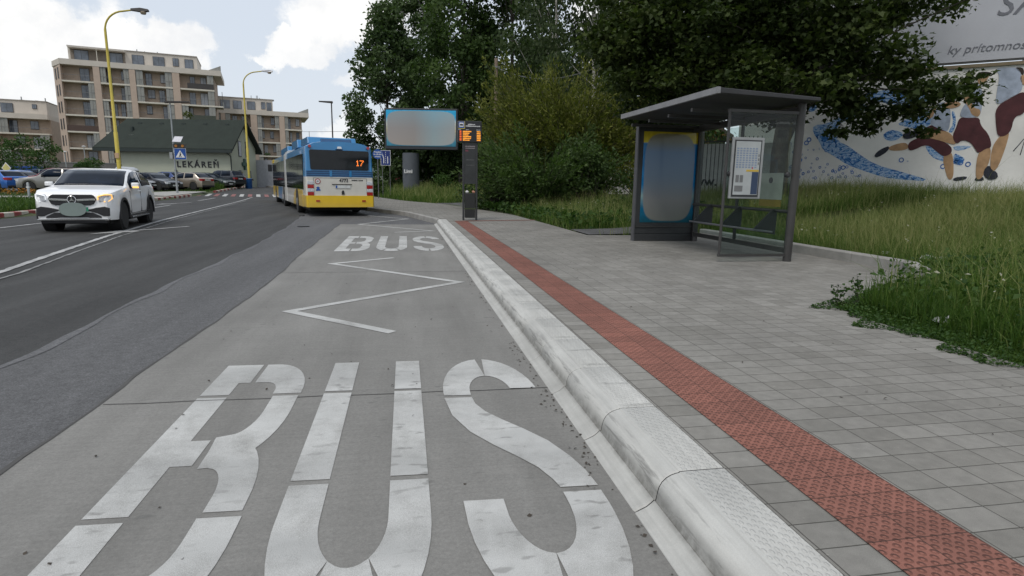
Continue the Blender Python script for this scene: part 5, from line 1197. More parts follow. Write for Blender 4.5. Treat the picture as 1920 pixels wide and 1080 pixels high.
def apartment(name, label, x0, y0, z0, bays, nfl, fh, pent, seed, left_wing=False, right_wing=0., start=0, dark=()):
    r = np.random.default_rng(seed); t = thing(name, label, 'apartment block', (x0, y0, z0), R(13), 'apartment blocks'); t.scale = (.93, 1, 1)
    x1 = bays[-1][1]; H = nfl*fh; k = 0
    MB().box(.0, x1, 1.5, 13, 0, H-.05).build('wall', M_TAN, t)
    for i in range(len(bays)-1):
        MB().box(bays[i][1], bays[i+1][0], -.12, 1.6, 0, H-.02).build('pillar', M_TANP, t)
    for f in range(start, nfl):
        zb = f*fh
        for bi, (a, b) in enumerate(bays):
            e = b+(right_wing if bi == len(bays)-1 and f % 2 == 1 else 0)
            MB().box(a, e, -.06, 1.5, zb-.14, zb+.14).build('balcony_slab', M_SLAB, t)
            wd = b-a; zl, zh = zb+.14, zb+fh-.14
            # windows on the recessed wall
            nwin = 1 if wd < 5.4 and bi == 0 else 2
            cs = [(a+wd*.52, wd*.30)] if nwin == 1 else [(a+wd*r.uniform(.16, .28), wd*r.uniform(.13, .2)), (a+wd*r.uniform(.56, .68), wd*r.uniform(.15, .24))]
            for cx, ww in cs:
                low = r.random() < .6
                fr = MB().box(cx, cx+ww, 1.38, 1.5, zl+(.02 if low else .8), zh-.28).build('window', M_FRAME, t)
                mm = MB(); zz = zl+(.1 if low else .88)
                mm.box(cx+.07, cx+ww/2-.03, 1.36, 1.39, zz, zh-.35); mm.box(cx+ww/2+.03, cx+ww-.07, 1.36, 1.39, zz, zh-.35)
                mm.build('pane', M_CURT if r.random() < .3 else M_WGLASS, fr)
            # sliding perforated screens at the balcony edge
            opts = [(a+.05, a+wd*.2), (b-wd*.2, b-.05)]
            if bi == 0: opts = opts[1:]
            for q in opts:
                if r.random() < .68:
                    mm = MB(); nn = max(2, int((q[1]-q[0])/.55))
                    for i in range(nn):
                        u = q[0]+(q[1]-q[0])*i/nn; mm.box(u+.02, u+(q[1]-q[0])/nn-.02, .02+.03*(i % 2), .06+.03*(i % 2), zl, zh)
                    mm.build('sliding_screen', M_SCREEN, t)
            if (f, bi) in dark:
                MB().box(a+.1+(wd*.2 if bi else 0), e-.05, -.02, .03, zl+.02, zl+1.05).build('railing', dark[(f, bi)], t)
            else:
                mm = MB(); mm.box(a+.03, e-.03, .0, .04, zl+1.0, zl+1.05)
                for i in range(int((e-a)/.45)): mm.box(a+.1+i*.45, a+.115+i*.45, .01, .03, zl, zl+1.)
                mm.build('railing', M_RAIL, t)
            if r.random() < .35:
                cx = r.uniform(a+.6, b-1.2); mm = MB()
                for q in range(5): mm.lathe([(.05, 0), (.22, .15), (.25, .4), (.06, .62)], 'z', (cx+q*.22, .5+r.uniform(-.1, .1), zl), 7)
                mm.build('pot_plant', M_POT, t)
    MB().box(-.05, x1+(right_wing if right_wing else 0), -.16, 13.1, H-.12, H+.85).build('parapet', M_CREAM, t)
    if left_wing:
        MB().prism([(0, -.13), (0, 13), (-2.3, 13), (-2.3, 4.4)], 'xy', 0, H-.01).build('side_wall', M_TANP, t)
        mm = MB(); d = Vector((-2.3, 4.5)); L_ = d.length; d /= L_; nn = Vector((-d.y, d.x))*-1
        for f in range(nfl):
            for q in (.32, .68):
                c = Vector((0, -.13))+d*(L_*q); ex = d*.28; o_ = Vector((-d.y, d.x))
                if o_.y > 0: o_ = -o_
                vs = [c-ex+o_*.02, c+ex+o_*.02]
                so_ = MB().add([(vs[0].x, vs[0].y, f*fh+.5), (vs[1].x, vs[1].y, f*fh+.5), (vs[1].x, vs[1].y, f*fh+2.4), (vs[0].x, vs[0].y, f*fh+2.4)], [(0, 1, 2, 3)]).build('slit_window', M_FRAME, t).modifiers.new('s', 'SOLIDIFY'); so_.thickness = .08
        MB().prism([(-.02, -.17), (-.02, 13), (-2.45, 13), (-2.45, 4.35)], 'xy', H-.12, H+.85).build('parapet', M_CREAM, t)
    if right_wing:
        mm = MB()
        for f in range(start, nfl):
            if f % 2 == 1:
                MB().box(x1+.02, x1+right_wing, -.05, 4, f*fh-.14, f*fh+.14).build('balcony_slab', M_SLAB, t)
                MB().box(x1+right_wing-.06, x1+right_wing, 0, 3.9, f*fh+.14, f*fh+1.1).build('railing', M_SCREEN, t)
                mm.box(x1+right_wing-.1, x1+right_wing, -.02, .08, f*fh+.14, f*fh+fh-.12)
        mm.build('corner_post', M_RAILD, t)
        MB().prism([(x1-1.2, H+.8), (x1+right_wing, H+.8), (x1+right_wing, H+1.9)], 'xz', .4, .5).build('roof_screen', M_SCREEN, t)
    px0, px1, wins, log = pent
    MB().box(px0, px1, 2.2, 12.5, H-.1, H+3.5).build('penthouse', M_CREAM, t)
    MB().box(px0-.1, px1+.1, 2.05, 12.6, H+3.48, H+3.62).build('roof', mat('roof_trim_'+name, (.33, .3, .27), .7), t)
    if log:
        MB().box(log[0], log[1], 2.12, 2.22, H+.85, H+3.1).build('loggia', mat('loggia_shade', (.2, .17, .14), .8), t)
        MB().box(log[0]-.1, log[1]+.2, .6, 2.2, H+3.05, H+3.3).build('canopy', M_CREAM, t)
        for x in (log[0]+.1, (log[0]+log[1])/2): MB().box(x, x+.12, .7, .82, H+.8, H+3.06).build('canopy_post', M_SLAB, t)
    for a, b, h in wins:
        fr = MB().box(a, b, 2.06, 2.2, H+2.9-h, H+2.9).build('window', M_FRAME, t)
        mm = MB(); mm.box(a+.06, (a+b)/2-.03, 2.03, 2.07, H+2.96-h, H+2.84); mm.box((a+b)/2+.03, b-.06, 2.03, 2.07, H+2.96-h, H+2.84)
        mm.build('pane', M_WGLASS, fr)
    for q in range(7):
        cx = px0+(px1-px0)*r.random(); hh = r.uniform(.5, 1.1); MB().box(cx, cx+.12+.5*(q % 3 == 0), 5, 5.3, H+3.6, H+3.6+(hh if q % 3 else .35)).build('roof_vent', M_RAIL, t)
    return t
zA = .6
apartment('apartment_block', 'tallest tan apartment block with a pale penthouse, right behind the pharmacy roof', -61.1, 123.5, zA,
          [(0, 5.3), (6.4, 11.4), (12.45, 19.0), (20.3, 26.7)], 7, 3.0, (1.0, 23.6, [(2.0, 4.4, 1.9), (8.0, 10.2, 1.9), (11.8, 13.9, 1.9), (15.5, 17.6, 1.9), (19.1, 20.2, 1.5), (21.3, 22.9, 1.9)], (1.4, 10.6)), 3, True, 1.5, 0,
          {(6, 3): M_RAILD, (4, 3): M_RAILG, (3, 0): M_RAILB})
apartment('apartment_block', 'lower tan apartment block cut off by the picture edge behind the young trees', -101, 127, zA,
          [(0, 8.2), (9.2, 15.6), (17, 24.5), (25.9, 34.6)], 4, 3.0, (2, 34, [(5, 7, 1.9), (9, 11, 1.9), (19.2, 21.2, 1.8), (22.4, 24.8, 1.8), (26.1, 28.2, 1.8), (31.5, 32.3, .9)], None), 8, False, 0)
apartment('apartment_block', 'lower tan apartment block to the rear, its end above the bus roof', -44.5, 138, zA,
          [(0, 6.2), (7.1, 12.5), (13.9, 18.8), (20, 24.0)], 5, 3.0, (.5, 17.6, [(3, 4, .8), (6.2, 8.2, 1.8), (8.9, 10.7, 1.8), (11.9, 13.7, 1.8), (15.0, 15.9, 1.5), (16.2, 17.3, 1.8)], None), 12, False, 1.6)
wl = thing('low_wall', 'low dark grey boundary wall in front of the apartment blocks', 'wall', (-75, 104, .5))
MB().box(0, 33, 0, .3, 0, 3.0).build('wall_face', mat('wall_grey', (.13, .125, .12), .9), wl); MB().box(-.1, 33.1, -.05, .35, 3.0, 3.12).build('coping', M_RAIL, wl)

# pharmacy
M_ROOF = mat('roof_dark_green', (.021, .029, .023), .95, var=.16, scale=1.2, bump=.4, bscale=14)
M_PALE = mat('render_pale_green', (.43, .45, .36), .9, var=.05, scale=1.)
M_TRIM = mat('trim_green', (.02, .03, .028), .6)
PA, PB = Vector((-30.05, 70.57)), Vector((-18.35, 68.3)); pe = (PB-PA); PL = pe.length; pang = math.atan2(pe.y, pe.x)
ph = thing('pharmacy_building', 'single storey pale green pharmacy with a steep dark green roof', 'building', (PA.x, PA.y, .45), pang)
PD, EH, RH = 6.0, 4.45, 7.2
wall_ = MB(); wall_.box(0, PL, 0, PD, -.5, EH)
gz = [(0, EH-.01), (PD, EH-.01), (PD/2, RH-.25)]
wall_.prism(gz, 'yz', PL-.3, PL-.002); wall_.prism(gz, 'yz', .002, .3); wall_.build('wall', M_PALE, ph)
def slope(s):
    ov, th = .65, .22; y0 = -ov if s > 0 else PD+ov; k = (RH-EH)/(PD/2); zE = EH-ov*k
    vs = []
    for x in (-.9, PL+.55):
        e = -1.6 if x < 0 else 0        # the left verge slants out
        vs += [(x+e, y0, zE), (x, PD/2, RH), (x, PD/2, RH+th), (x+e, y0, zE+th)]
    return MB().add(vs, [(0, 1, 2, 3), (4, 7, 6, 5), (0, 4, 5, 1), (3, 2, 6, 7), (0, 3, 7, 4), (1, 5, 6, 2)])
rf = slope(1).build('roof', M_ROOF, ph); slope(-1).build('roof', M_ROOF, ph)
MB().box(-2.4, PL+.5, -.86, -.66, EH-.72-.06, EH-.46).build('gutter', M_TRIM, ph)
mm = MB()
for k in range(5): mm.box(.7+k*2.42, 1.1+k*2.42, 2.3, 2.5, RH-.42, RH-.27)
mm.build('roof_vents', M_TRIM, rf)
MB().box(.5, .7, 1.3, 1.6, 5.3, 6.4).build('flue', M_TRIM, rf); MB().box(.5, 1.0, .9, 1.2, 5.3, 5.5).build('dish', M_SIGNW, rf)
MB().prism([(-3.2, -.5), (-.3, -.5), (.9, 2.9), (.2, 2.9)], 'xz', .5, 6).build('side_lean_to', M_ROOF, ph)
text('lettering', 'LEKÁREŇ', .88, M_INK, ph, (8.3, -.03, 2.4), (PI/2, 0, 0), bold=.022, space=1.35, depth=.02)
for x in (1.9, 3.9, 10.2):
    fr = MB().box(x, x+1.5, -.03, .05, .3, 1.05).build('window', M_FRAME, ph); MB().box(x+.08, x+1.42, -.045, -.03, .36, .8).build('pane', M_WGLASS, fr)
for x in (5.8, 11.2): MB().box(x, x+.2, -.2, 0, 1.65, 1.85).build('wall_lamp', M_RAIL, ph)
for y, z0, z1 in ((1.75, 3.4, 5.1), (3.5, 3.4, 5.1), (1.5, 0, 1.9), (3.8, 0, 1.9)):
    fr = MB().box(PL-.02, PL+.05, y, y+.7, z0, z1).build('window', M_FRAME, ph); MB().box(PL+.05, PL+.065, y+.08, y+.62, z0+.08, z1-.08).build('pane', M_WGLASS, fr)
cr = MB().prism([(2.8, 2.0), (3.2, 2.0), (3.2, 2.4), (3.6, 2.4), (3.6, 2.8), (3.2, 2.8), (3.2, 3.2), (2.8, 3.2), (2.8, 2.8), (2.4, 2.8), (2.4, 2.4), (2.8, 2.4)], 'yz', PL, PL+.14)
cr.build('cross_sign', mat('cross_green', (.02, .07, .05), .5), ph)
mb = MB().tube([(PL-.15, -.7, EH-.7), (PL+.05, -.12, EH-1.1), (PL+.05, -.12, -.3)], .06, 8); mb.build('downpipe', M_TRIM, ph)
MB().box(PL-.6, PL+2.2, 6.3, 6.5, -.5, 3.2).build('rear_screen', mat('pale_panel', (.36, .37, .4), .6), ph)
nb = thing('notice_board', 'yellow and white notice boards hung on the pharmacy wall', 'notice', ph.location+Vector((math.cos(pang)*7.2+math.sin(pang)*.1, math.sin(pang)*7.2-math.cos(pang)*.1, .55)), pang)
MB().box(1.3, 3.1, -.04, 0, .05, .85).build('yellow_board', mat('board_yellow', (.62, .52, .02), .5), nb); MB().box(0, 1.25, -.04, 0, .05, .8).build('white_board', M_SIGNW, nb)
mm = MB()
for z in (.2, .5):
    x = 1.5
    for w_ in (.25, .2, .35, .3): mm.box(x, x+w_, -.05, -.04, z, z+.16); x += w_+.06
mm.build('board_lettering', M_INK, nb)
# house behind the shelter
hx, hy = gp(1228, 40); hs = thing('yellow_house', 'yellow gabled house half hidden by trees behind the advertising case', 'house', (hx, hy, .9), R(-32))
M_HY = mat('house_yellow', (.50, .29, .09), .9, var=.08); M_HW = mat('house_white', (.6, .58, .55), .9)
MB().prism([(-4, 2.7), (4, 2.7), (4, 4.0), (0, 6.6), (-4, 4.0)], 'xz', 0, 8).build('wall', M_HY, hs); MB().box(-4, 4, .05, 8, -.5, 2.699).build('lower_wall', M_HW, hs)
M_HR = mat('house_roof', (.17, .12, .09), .8, var=.2, scale=3)
for s in (1, -1): MB().prism([(0, 6.62), (s*4.9, 3.5), (s*4.9, 3.75), (0, 6.9)], 'xz', -.9, 8.9).build('roof', M_HR, hs)
for s in (1, -1): MB().prism([(0, 6.42), (s*4.8, 3.36), (s*4.8, 3.49), (0, 6.6)], 'xz', -.85, -.75).build('barge_board', mat('barge_wood', (.38, .2, .07), .7), hs)
fr = MB().box(-.7, .7, -.05, .05, 3.6, 4.9).build('window', M_FRAME, hs); MB().box(-.6, .6, -.07, -.05, 3.7, 4.8).build('pane', M_WGLASS, fr)

# ------------------------------------------------------------------ mural wall with banner
W0 = np.array([18.44, 15.37, 0.]); WD = np.array([-.76, .65, 0]); WD /= np.linalg.norm(WD); WX = -WD; WN = np.array([WX[1], -WX[0], 0])   # WN looks toward the street
WO = W0+WD*13.2; WZ = 1.2
def wpt(px, py):
    d = ray(px, py); o = np.array([0, 0, CAM_H]); t_ = np.dot(WO-o, WN)/np.dot(d, WN); p = o+d*t_
    return float(np.dot(p-WO, WX)), float(p[2]-WZ)
mw = thing('mural_wall', 'white painted wall carrying a mural of blue water and running men', 'wall', (WO[0], WO[1], WZ), math.atan2(WX[1], WX[0]))
M_WALLW = mat('wall_whitewash', (.74, .73, .70), .9, var=.12, scale=.7, bump=.5, bscale=9)
WTOP = wpt(1870, 124)[1]
MB().box(5.2, 23, 0, .35, -1.6, WTOP).build('wall_face', M_WALLW, mw)
MB().box(5.1, 23.1, -.06, .4, WTOP+.001, WTOP+.10).build('coping', mat('coping_timber', (.2, .16, .1), .8), mw)
Z1 = lambda P: [(1600+.2129*a, 120+.2130*b) for a, b in P]
Z8 = lambda P: [(1500+.1574*a, 180+.1574*b) for a, b in P]
def water_mat():
    m, nt, b = newmat('mural_water')
    tc = N(nt, 'ShaderNodeTexCoord'); mp = N(nt, 'ShaderNodeMapping'); mp.inputs['Scale'].default_value = (1.3, 1, 2.6); mp.inputs['Rotation'].default_value = (0, R(32), 0); nt.links.new(tc.outputs['Object'], mp.inputs[0])
    n = noise(nt, 2.8, 6, .62, mp.outputs[0]); n.inputs['Distortion'].default_value = 2.4
    c = ramp(nt, n.outputs['Fac'], [(.34, (.012, .05, .18)), (.43, (.03, .15, .42)), (.49, (.12, .30, .58)), (.53, (.62, .68, .73)), (.57, (.1, .28, .56)), (.66, (.5, .58, .66))])
    nt.links.new(c.outputs['Color'], b.inputs['Base Color']); b.inputs['Roughness'].default_value = .85
    return m
M_WATER = water_mat(); M_WBLUE = mat('mural_blue', (.03, .13, .40), .85, var=.3, scale=3)
M_SKIN = mat('mural_skin', (.42, .26, .14), .85, var=.25, scale=3.5); M_SHIRT = mat('mural_shirt', (.34, .39, .48), .85, var=.3, scale=3.); M_SHORT = mat('mural_maroon', (.075, .022, .026), .85, var=.35, scale=2.5)
M_SHOE = mat('mural_shoe', (.025, .028, .04), .85, var=.5, scale=8); M_HAIR = mat('mural_hair', (.03, .022, .016), .85)
def smooth_poly(P, k=2):
    P = [np.array(p, float) for p in P]
    for _ in range(k):
        Q = []
        for i in range(len(P)): a, b = P[i], P[(i+1) % len(P)]; Q += [a*.75+b*.25, a*.25+b*.75]
        P = Q
    return [tuple(p) for p in P]
def painted(mb, pxpoly, layer, m=0, sm=1):
    poly = [wpt(*p) for p in pxpoly]
    if sm: poly = smooth_poly(poly, sm)
    mb.prism(poly, 'xz', -.004*layer-.004, -.0005, m)
RM = [M_SHIRT, M_SHORT, M_SKIN, M_SHOE, M_HAIR]
wv = MB()
for P in ([(150,430),(240,560),(270,640),(380,700),(560,820),(760,890),(900,940),(1100,990),(1600,1020),(1200,900),(900,820),(700,690),(570,590),(450,540),(430,420),(470,330),(600,270),(720,215),(850,205),(760,190),(560,250),(430,260),(330,330),(160,350)],
          [(1150,340),(1240,290),(1350,240),(1550,170),(1640,200),(1560,330),(1500,380),(1420,395),(1300,375)], [(1480,590),(1560,590),(1700,700),(1800,740),(1906,760),(1906,830),(1800,800),(1660,770),(1560,720)],
          [(90,150),(160,95),(230,90),(200,160),(120,200)], [(560,-60),(640,-20),(700,110),(800,100),(780,180),(640,210),(560,100),(420,60),(300,20),(320,-60)], [(980,470),(1040,420),(1120,400),(1250,450),(1150,530),(1040,540)],
          [(1800,170),(1850,200),(1860,330),(1820,440),(1760,430),(1830,330)], [(470,420),(540,400),(545,470),(500,500),(465,460)], [(700,0),(900,-60),(1200,-80),(1500,-40),(1600,60),(1400,120),(1100,100),(900,60)]):
    painted(wv, Z8(P), 0)
painted(wv, Z1([(870,720),(1050,720),(1010,745),(900,770)]), 0); painted(wv, Z1([(880,780),(960,815),(985,840),(950,880),(890,890)]), 0)
wv.build('painted_wave', M_WATER, mw)
bb = MB()
r3 = np.random.default_rng(4)
def ringp(cx, cz, q):
    P = [(cx+q*math.cos(a), cz+q*1.1*math.sin(a)) for a in np.linspace(0, 2*PI, 13)]
    for i in range(12):
        a, b = P[i], P[i+1]; f = lambda p, s: (cx+(p[0]-cx)*s, cz+(p[1]-cz)*s)
        bb.prism([a, b, f(b, .62), f(a, .62)], 'xz', -.006, -.0005)
for _ in range(110):
    px = 1385+r3.beta(1.4, 2.2)*330; py = 335-abs(r3.normal(0, .55))*(75 if px < 1540 else 34)
    x, z = wpt(px, py)
    if z > -.2: ringp(x, z, r3.uniform(.012, .05)*(1.5 if r3.random() < .15 else 1))
for cx, cy in ((1517, 262), (1512, 268), (1500, 300), (1480, 270), (1472, 300), (1690, 300), (1768, 312), (1801, 305), (1815, 308)): ringp(*wpt(cx, cy), .075)
bb.build('painted_bubbles', M_WBLUE, mw)
def runner(polys):
    mb = MB()
    for l, m_, P in polys: painted(mb, Z1(P), l, m_, 2 if m_ != 3 else 1)
    return mb.build('painted_runner', RM, mw)
runner([(1,2,[(735,385),(700,400),(640,470),(650,500),(700,465),(740,430)]),(2,0,[(755,335),(830,340),(855,400),(858,480),(838,600),(770,575),(690,540),(672,520),(720,420)]),
        (1,1,[(615,600),(640,560),(690,535),(760,545),(830,600),(830,640),(620,640)]),(2,1,[(480,700),(540,660),(600,645),(720,648),(860,715),(872,782),(800,820),(745,780),(650,700),(520,765),(482,755)]),
        (1,2,[(800,770),(868,770),(885,880),(880,1010),(832,1025),(800,900),(790,850)]),(1,2,[(300,735),(390,700),(475,690),(490,755),(330,768)]),
        (2,3,[(180,815),(205,775),(260,740),(320,720),(305,768),(215,825)]),(2,3,[(880,1000),(1005,985),(992,1018),(880,1035)]),(3,2,[(790,345),(900,325),(950,345),(935,375),(835,398),(790,385)])])
runner([(3,0,[(1010,185),(1080,170),(1118,190),(1145,270),(1130,400),(1108,468),(935,478),(950,400),(1010,320)]),(3,2,[(1095,100),(1130,85),(1175,85),(1200,105),(1178,135),(1165,165),(1138,186),(1105,175),(1090,135)]),
        (4,4,[(1072,105),(1105,72),(1165,66),(1218,76),(1222,96),(1130,97),(1105,130),(1085,130)]),(4,4,[(1150,118),(1185,112),(1180,120),(1155,124)]),(4,2,[(960,300),(1000,275),(1035,300),(1055,388),(1125,400),(1108,468),(1045,455),(1020,390)]),
        (4,1,[(935,465),(1020,478),(1112,468),(1118,540),(1195,620),(1222,735),(1165,745),(1100,790),(1070,745),(1035,690),(960,665),(905,712),(868,640),(905,560)]),
        (3,2,[(1100,780),(1160,735),(1217,735),(1195,880),(1150,930),(1140,1000),(1080,1025),(1078,900)]),(3,2,[(545,605),(640,608),(800,583),(868,620),(905,690),(895,710),(850,702),(700,655),(550,640)]),
        (4,3,[(430,620),(470,600),(520,590),(560,575),(605,598),(540,650),(450,665)]),(2,3,[(1060,1030),(1085,990),(1145,990),(1150,1030)])])
runner([(3,0,[(1250,40),(1340,30),(1460,35),(1485,130),(1490,240),(1390,290),(1248,375),(1265,230),(1290,100)]),(4,1,[(1248,378),(1400,290),(1503,235),(1560,300),(1503,445),(1415,460),(1385,612),(1275,652),(1255,540)]),
        (3,2,[(1278,645),(1340,605),(1378,595),(1340,740),(1262,940),(1200,940),(1216,740)]),(4,3,[(1145,935),(1195,885),(1220,935),(1265,950),(1275,1005),(1200,1025),(1150,990)]),(3,4,[(1420,30),(1503,30),(1503,110),(1450,60)]), (3,2,[(1460,110),(1510,90),(1540,150),(1490,200)])])
crk = MB()
for P in ([(1405,765),(1503,655),(1506,660),(1412,770)], [(1465,800),(1503,680),(1508,684),(1473,802)]): painted(crk, Z1(P), 1, 0, 0)
crk.build('painted_cracks', M_SHOE, mw)
# the banner above
bz0 = WTOP+.2
bn = thing('wall_banner', 'pale grey advertising banner with grey words stretched over the mural wall', 'banner', (WO[0], WO[1], WZ), math.atan2(WX[1], WX[0]))
M_BANN = mat('banner_vinyl', (.47, .48, .52), .6, var=.05, scale=.8)
MB().box(5.8, 23, -.02, .03, bz0, bz0+5.2).build('sheet', M_BANN, bn)
mm = MB(); mm.box(5.7, 23.1, .04, .12, bz0-.05, bz0+.03); 
for x in np.arange(6, 23, 2.4): mm.box(x, x+.1, .05, .3, bz0-.3, bz0+5.2)
mm.build('frame', M_RAIL, bn)
M_BTXT = mat('banner_grey_ink', (.16, .165, .19), .7)
xa, za = wpt(1806, 95); xb, zb_ = wpt(1918, 82)
hx_ = abs(xb-xa); 
text('banner_words', 'ky prítomnosti', hx_/4.02, M_BTXT, bn, (wpt(1776, 92)[0], -.03, (za+zb_)/2), (PI/2, 0, 0), align='LEFT', shear=.25)
x, z = wpt(1893, 26); text('banner_title', 'SA', hx_/1.55, M_BTXT, bn, (x-.35, -.03, z+.25), (PI/2, 0, 0), align='LEFT', shear=.22)
# railings and a sign beyond the shelter glass
fn = thing('railing_fence', 'dark upright bar fence seen through the shelter glass beside the mural wall', 'fence', (9.6, 21.2, float(G(10.5, 21))-.1), R(-38))
mm = MB()
for k in range(26): mm.tube([(k*.14, 0, 0), (k*.14, 0, 2.5)], .014, 5)
mm.build('bars', M_RAILD, fn); MB().box(-.1, 3.6, -.02, .02, .35, .40).build('lower_rail', M_RAILD, fn); MB().box(-.1, 3.6, -.02, .02, 2.3, 2.35).build('upper_rail', M_RAILD, fn)
pn = thing('web_panel', 'white panel with dark web lettering behind the bar fence', 'sign panel', (9.9, 21.9, float(G(10.5, 21))-.1), R(-38)); MB().box(1.2, 4.6, 0, .06, .1, 2.3).build('panel_face', mat('panel_white', (.5, .49, .47), .7), pn)
text('web_words', 'www.', .5, M_INK, pn, (1.6, -.01, .9), (PI/2, 0, 0), bold=.01)
# ------------------------------------------------------------------ bus shelter
M_STEEL = mat('painted_steel_grey', (.06, .058, .056), .45, metal=.3, var=.15, scale=3, bump=.05, bscale=90)
M_STEELD = mat('painted_steel_dark', (.03, .031, .033), .5, var=.15)
M_ROOFU = mat('shelter_soffit', (.032, .032, .034), .6, var=.15)
M_GLASS = glass_mat('shelter_glass', (.90, .945, .93), .07)
sh = thing('bus_shelter', 'dark grey steel bus shelter with glass walls and a flat roof', 'bus shelter', (6.1, 8.42, .18), 0)
# local axes: x away from the road, y along the kerb
MB().tube([(0, 0, 0), (0, 0, 2.47)], .065, 16).build('post', M_STEEL, sh, smooth=40)
MB().tube([(.12, 3.35, 0), (.12, 3.35, 2.47)], .06, 16).build('post', M_STEEL, sh, smooth=40)
rfz = 2.47
MB().add([(-1.57, -.3, rfz+.05), (.09, -.3, rfz+.0), (.14, 3.55, rfz+.0), (-1.57, 3.55, rfz+.08), (-1.57, -.3, rfz+.13), (.09, -.3, rfz+.055), (.14, 3.55, rfz+.055), (-1.57, 3.55, rfz+.16)],
         [(0, 3, 2, 1), (4, 5, 6, 7), (0, 1, 5, 4), (1, 2, 6, 5), (2, 3, 7, 6), (3, 0, 4, 7)]).build('roof', M_ROOFU, sh, bevel=.01)
MB().add([(-1.62, -.32, rfz+.045), (-1.571, -.32, rfz+.045), (-1.571, 3.57, rfz+.075), (-1.62, 3.57, rfz+.075), (-1.62, -.32, rfz+.135), (-1.571, -.32, rfz+.135), (-1.571, 3.57, rfz+.165), (-1.62, 3.57, rfz+.165)], [(0, 3, 2, 1), (4, 5, 6, 7), (0, 1, 5, 4), (1, 2, 6, 5), (2, 3, 7, 6), (3, 0, 4, 7)]).build('roof_fascia', mat('fascia_light_grey', (.24, .24, .245), .45, metal=.2), sh)
mm = MB()
for k in range(4): mm.box(-1.5, .1, .65+k*.85, .71+k*.85, rfz-.10, rfz-.045)
mm.build('roof_ribs', M_STEEL, sh); MB().box(-.04, .06, .0, 3.75, rfz-.16, rfz-.045).build('roof_beam', M_STEEL, sh)
# side wing facing us
MB().tube([(-1.21, 0, .10), (-1.21, 0, 2.33)], .022, 10).build('wing_post', M_STEEL, sh); 
MB().box(-1.23, -.05, -.025, .025, .085, .125).build('wing_rail', M_STEEL, sh); MB().box(-1.23, -.05, -.03, .03, 2.30, 2.345).build('wing_rail', M_STEEL, sh)
MB().box(-1.188, -.07, -.005, .005, .126, 2.299).build('wing_glass', M_GLASS, sh)
# back wall glass with the leaning rail and bottom rail
for k in range(2): MB().box(.05, .06, .09+k*1.62, 1.66+k*1.62, .22, 2.28).build('back_glass', M_GLASS, sh)
MB().box(.03, .08, .06, 3.3, .12, .20).build('back_rail', M_STEEL, sh); MB().tube([(.0, .06, .80), (.02, 3.3, .80)], .028, 10).build('lean_rail', M_STEEL, sh)
MB().box(.035, .075, 1.66, 1.71, .2, 2.3).build('glass_mullion', M_STEEL, sh)
mm = MB()
mm.add([(-.42, .35, .50), (-.06, .35, .46), (-.06, 2.6, .46), (-.42, 2.6, .50), (-.42, .35, .465), (-.06, .35, .425), (-.06, 2.6, .425), (-.42, 2.6, .465)], [(0, 1, 2, 3), (7, 6, 5, 4), (0, 4, 5, 1), (1, 5, 6, 2), (2, 6, 7, 3), (3, 7, 4, 0)])
mm.build('bench_seat', mat('bench_metal', (.2, .2, .21), .35, metal=.6), sh, bevel=.008)
for y in (.42, 1.45, 2.5): MB().prism([(-.40, .465), (-.05, .82), (.02, .82), (.02, .40)], 'xz', y-.02, y+.02).build('bench_bracket', M_STEELD, sh)
for x in (-1.13, -.14): MB().lathe([(.03, -.04), (.045, -.02), (.045, .02), (.03, .04)], 'y', (x, 0, 1.38), 12).build('glass_clamp', M_STEELD, sh)
# timetable case on the wing
tt = MB().box(-1.15, -.62, -.055, -.012, 1.0, 1.93).build('timetable_case', mat('case_frame_grey', (.3, .31, .31), .45), sh, bevel=.008)
MB().box(-1.12, -.665, -.062, -.056, 1.03, 1.89).build('timetable_border', M_STEELD, tt)
MB().box(-1.10, -.685, -.066, -.063, 1.06, 1.87).build('timetable_sheet', mat('sheet_white', (.38, .40, .40), .4), tt)
M_TB = mat('sheet_blue', (.2, .25, .34), .5); M_TN = mat('sheet_navy', (.03, .05, .10), .5); M_TY = mat('sheet_yellow', (.5, .34, .04), .5); M_TR = mat('sheet_red', (.45, .03, .03), .5)
mm = MB()
for c_ in range(7):
    for q in range(9): mm.box(-1.08+c_*.052, -1.045+c_*.052, -.0675, -.066, 1.47+q*.035, 1.492+q*.035)
mm.build('timetable_columns', M_TB, tt)
MB().box(-.80, -.69, -.068, -.066, 1.07, 1.41).build('timetable_block', M_TN, tt); MB().box(-.90, -.69, -.068, -.066, 1.415, 1.445).build('timetable_band', M_TY, tt)
mm = MB()
for x, z, w_, h in ((-1.07, 1.25, .055, .11), (-1.0, 1.25, .055, .11), (-1.08, 1.11, .14, .09), (-.715, 1.52, .02, .04), (-.715, 1.58, .02, .04), (-.715, 1.64, .02, .04)): mm.box(x, x+w_, -.068, -.066, z, z+h)
mm.build('timetable_print', M_RAIL, tt)
MB().lathe([(.011, -.07), (.011, -.066)], 'y', (-.80, 0, 1.47), 10).build('timetable_dot', M_TR, tt)
# stickers on the back glass
st_ = MB().box(.03, .045, .35, .95, .98, 1.42).build('glass_poster', mat('poster_pale_green', (.30, .33, .28), .6), sh); MB().box(.028, .044, .35, .95, .86, .975).build('poster_strip', mat('poster_mustard', (.22, .16, .02), .6), st_)
MB().lathe([(.05, .022), (.05, .03)], 'x', (0, .66, 1.30), 14).build('poster_seal', M_STEELD, st_)
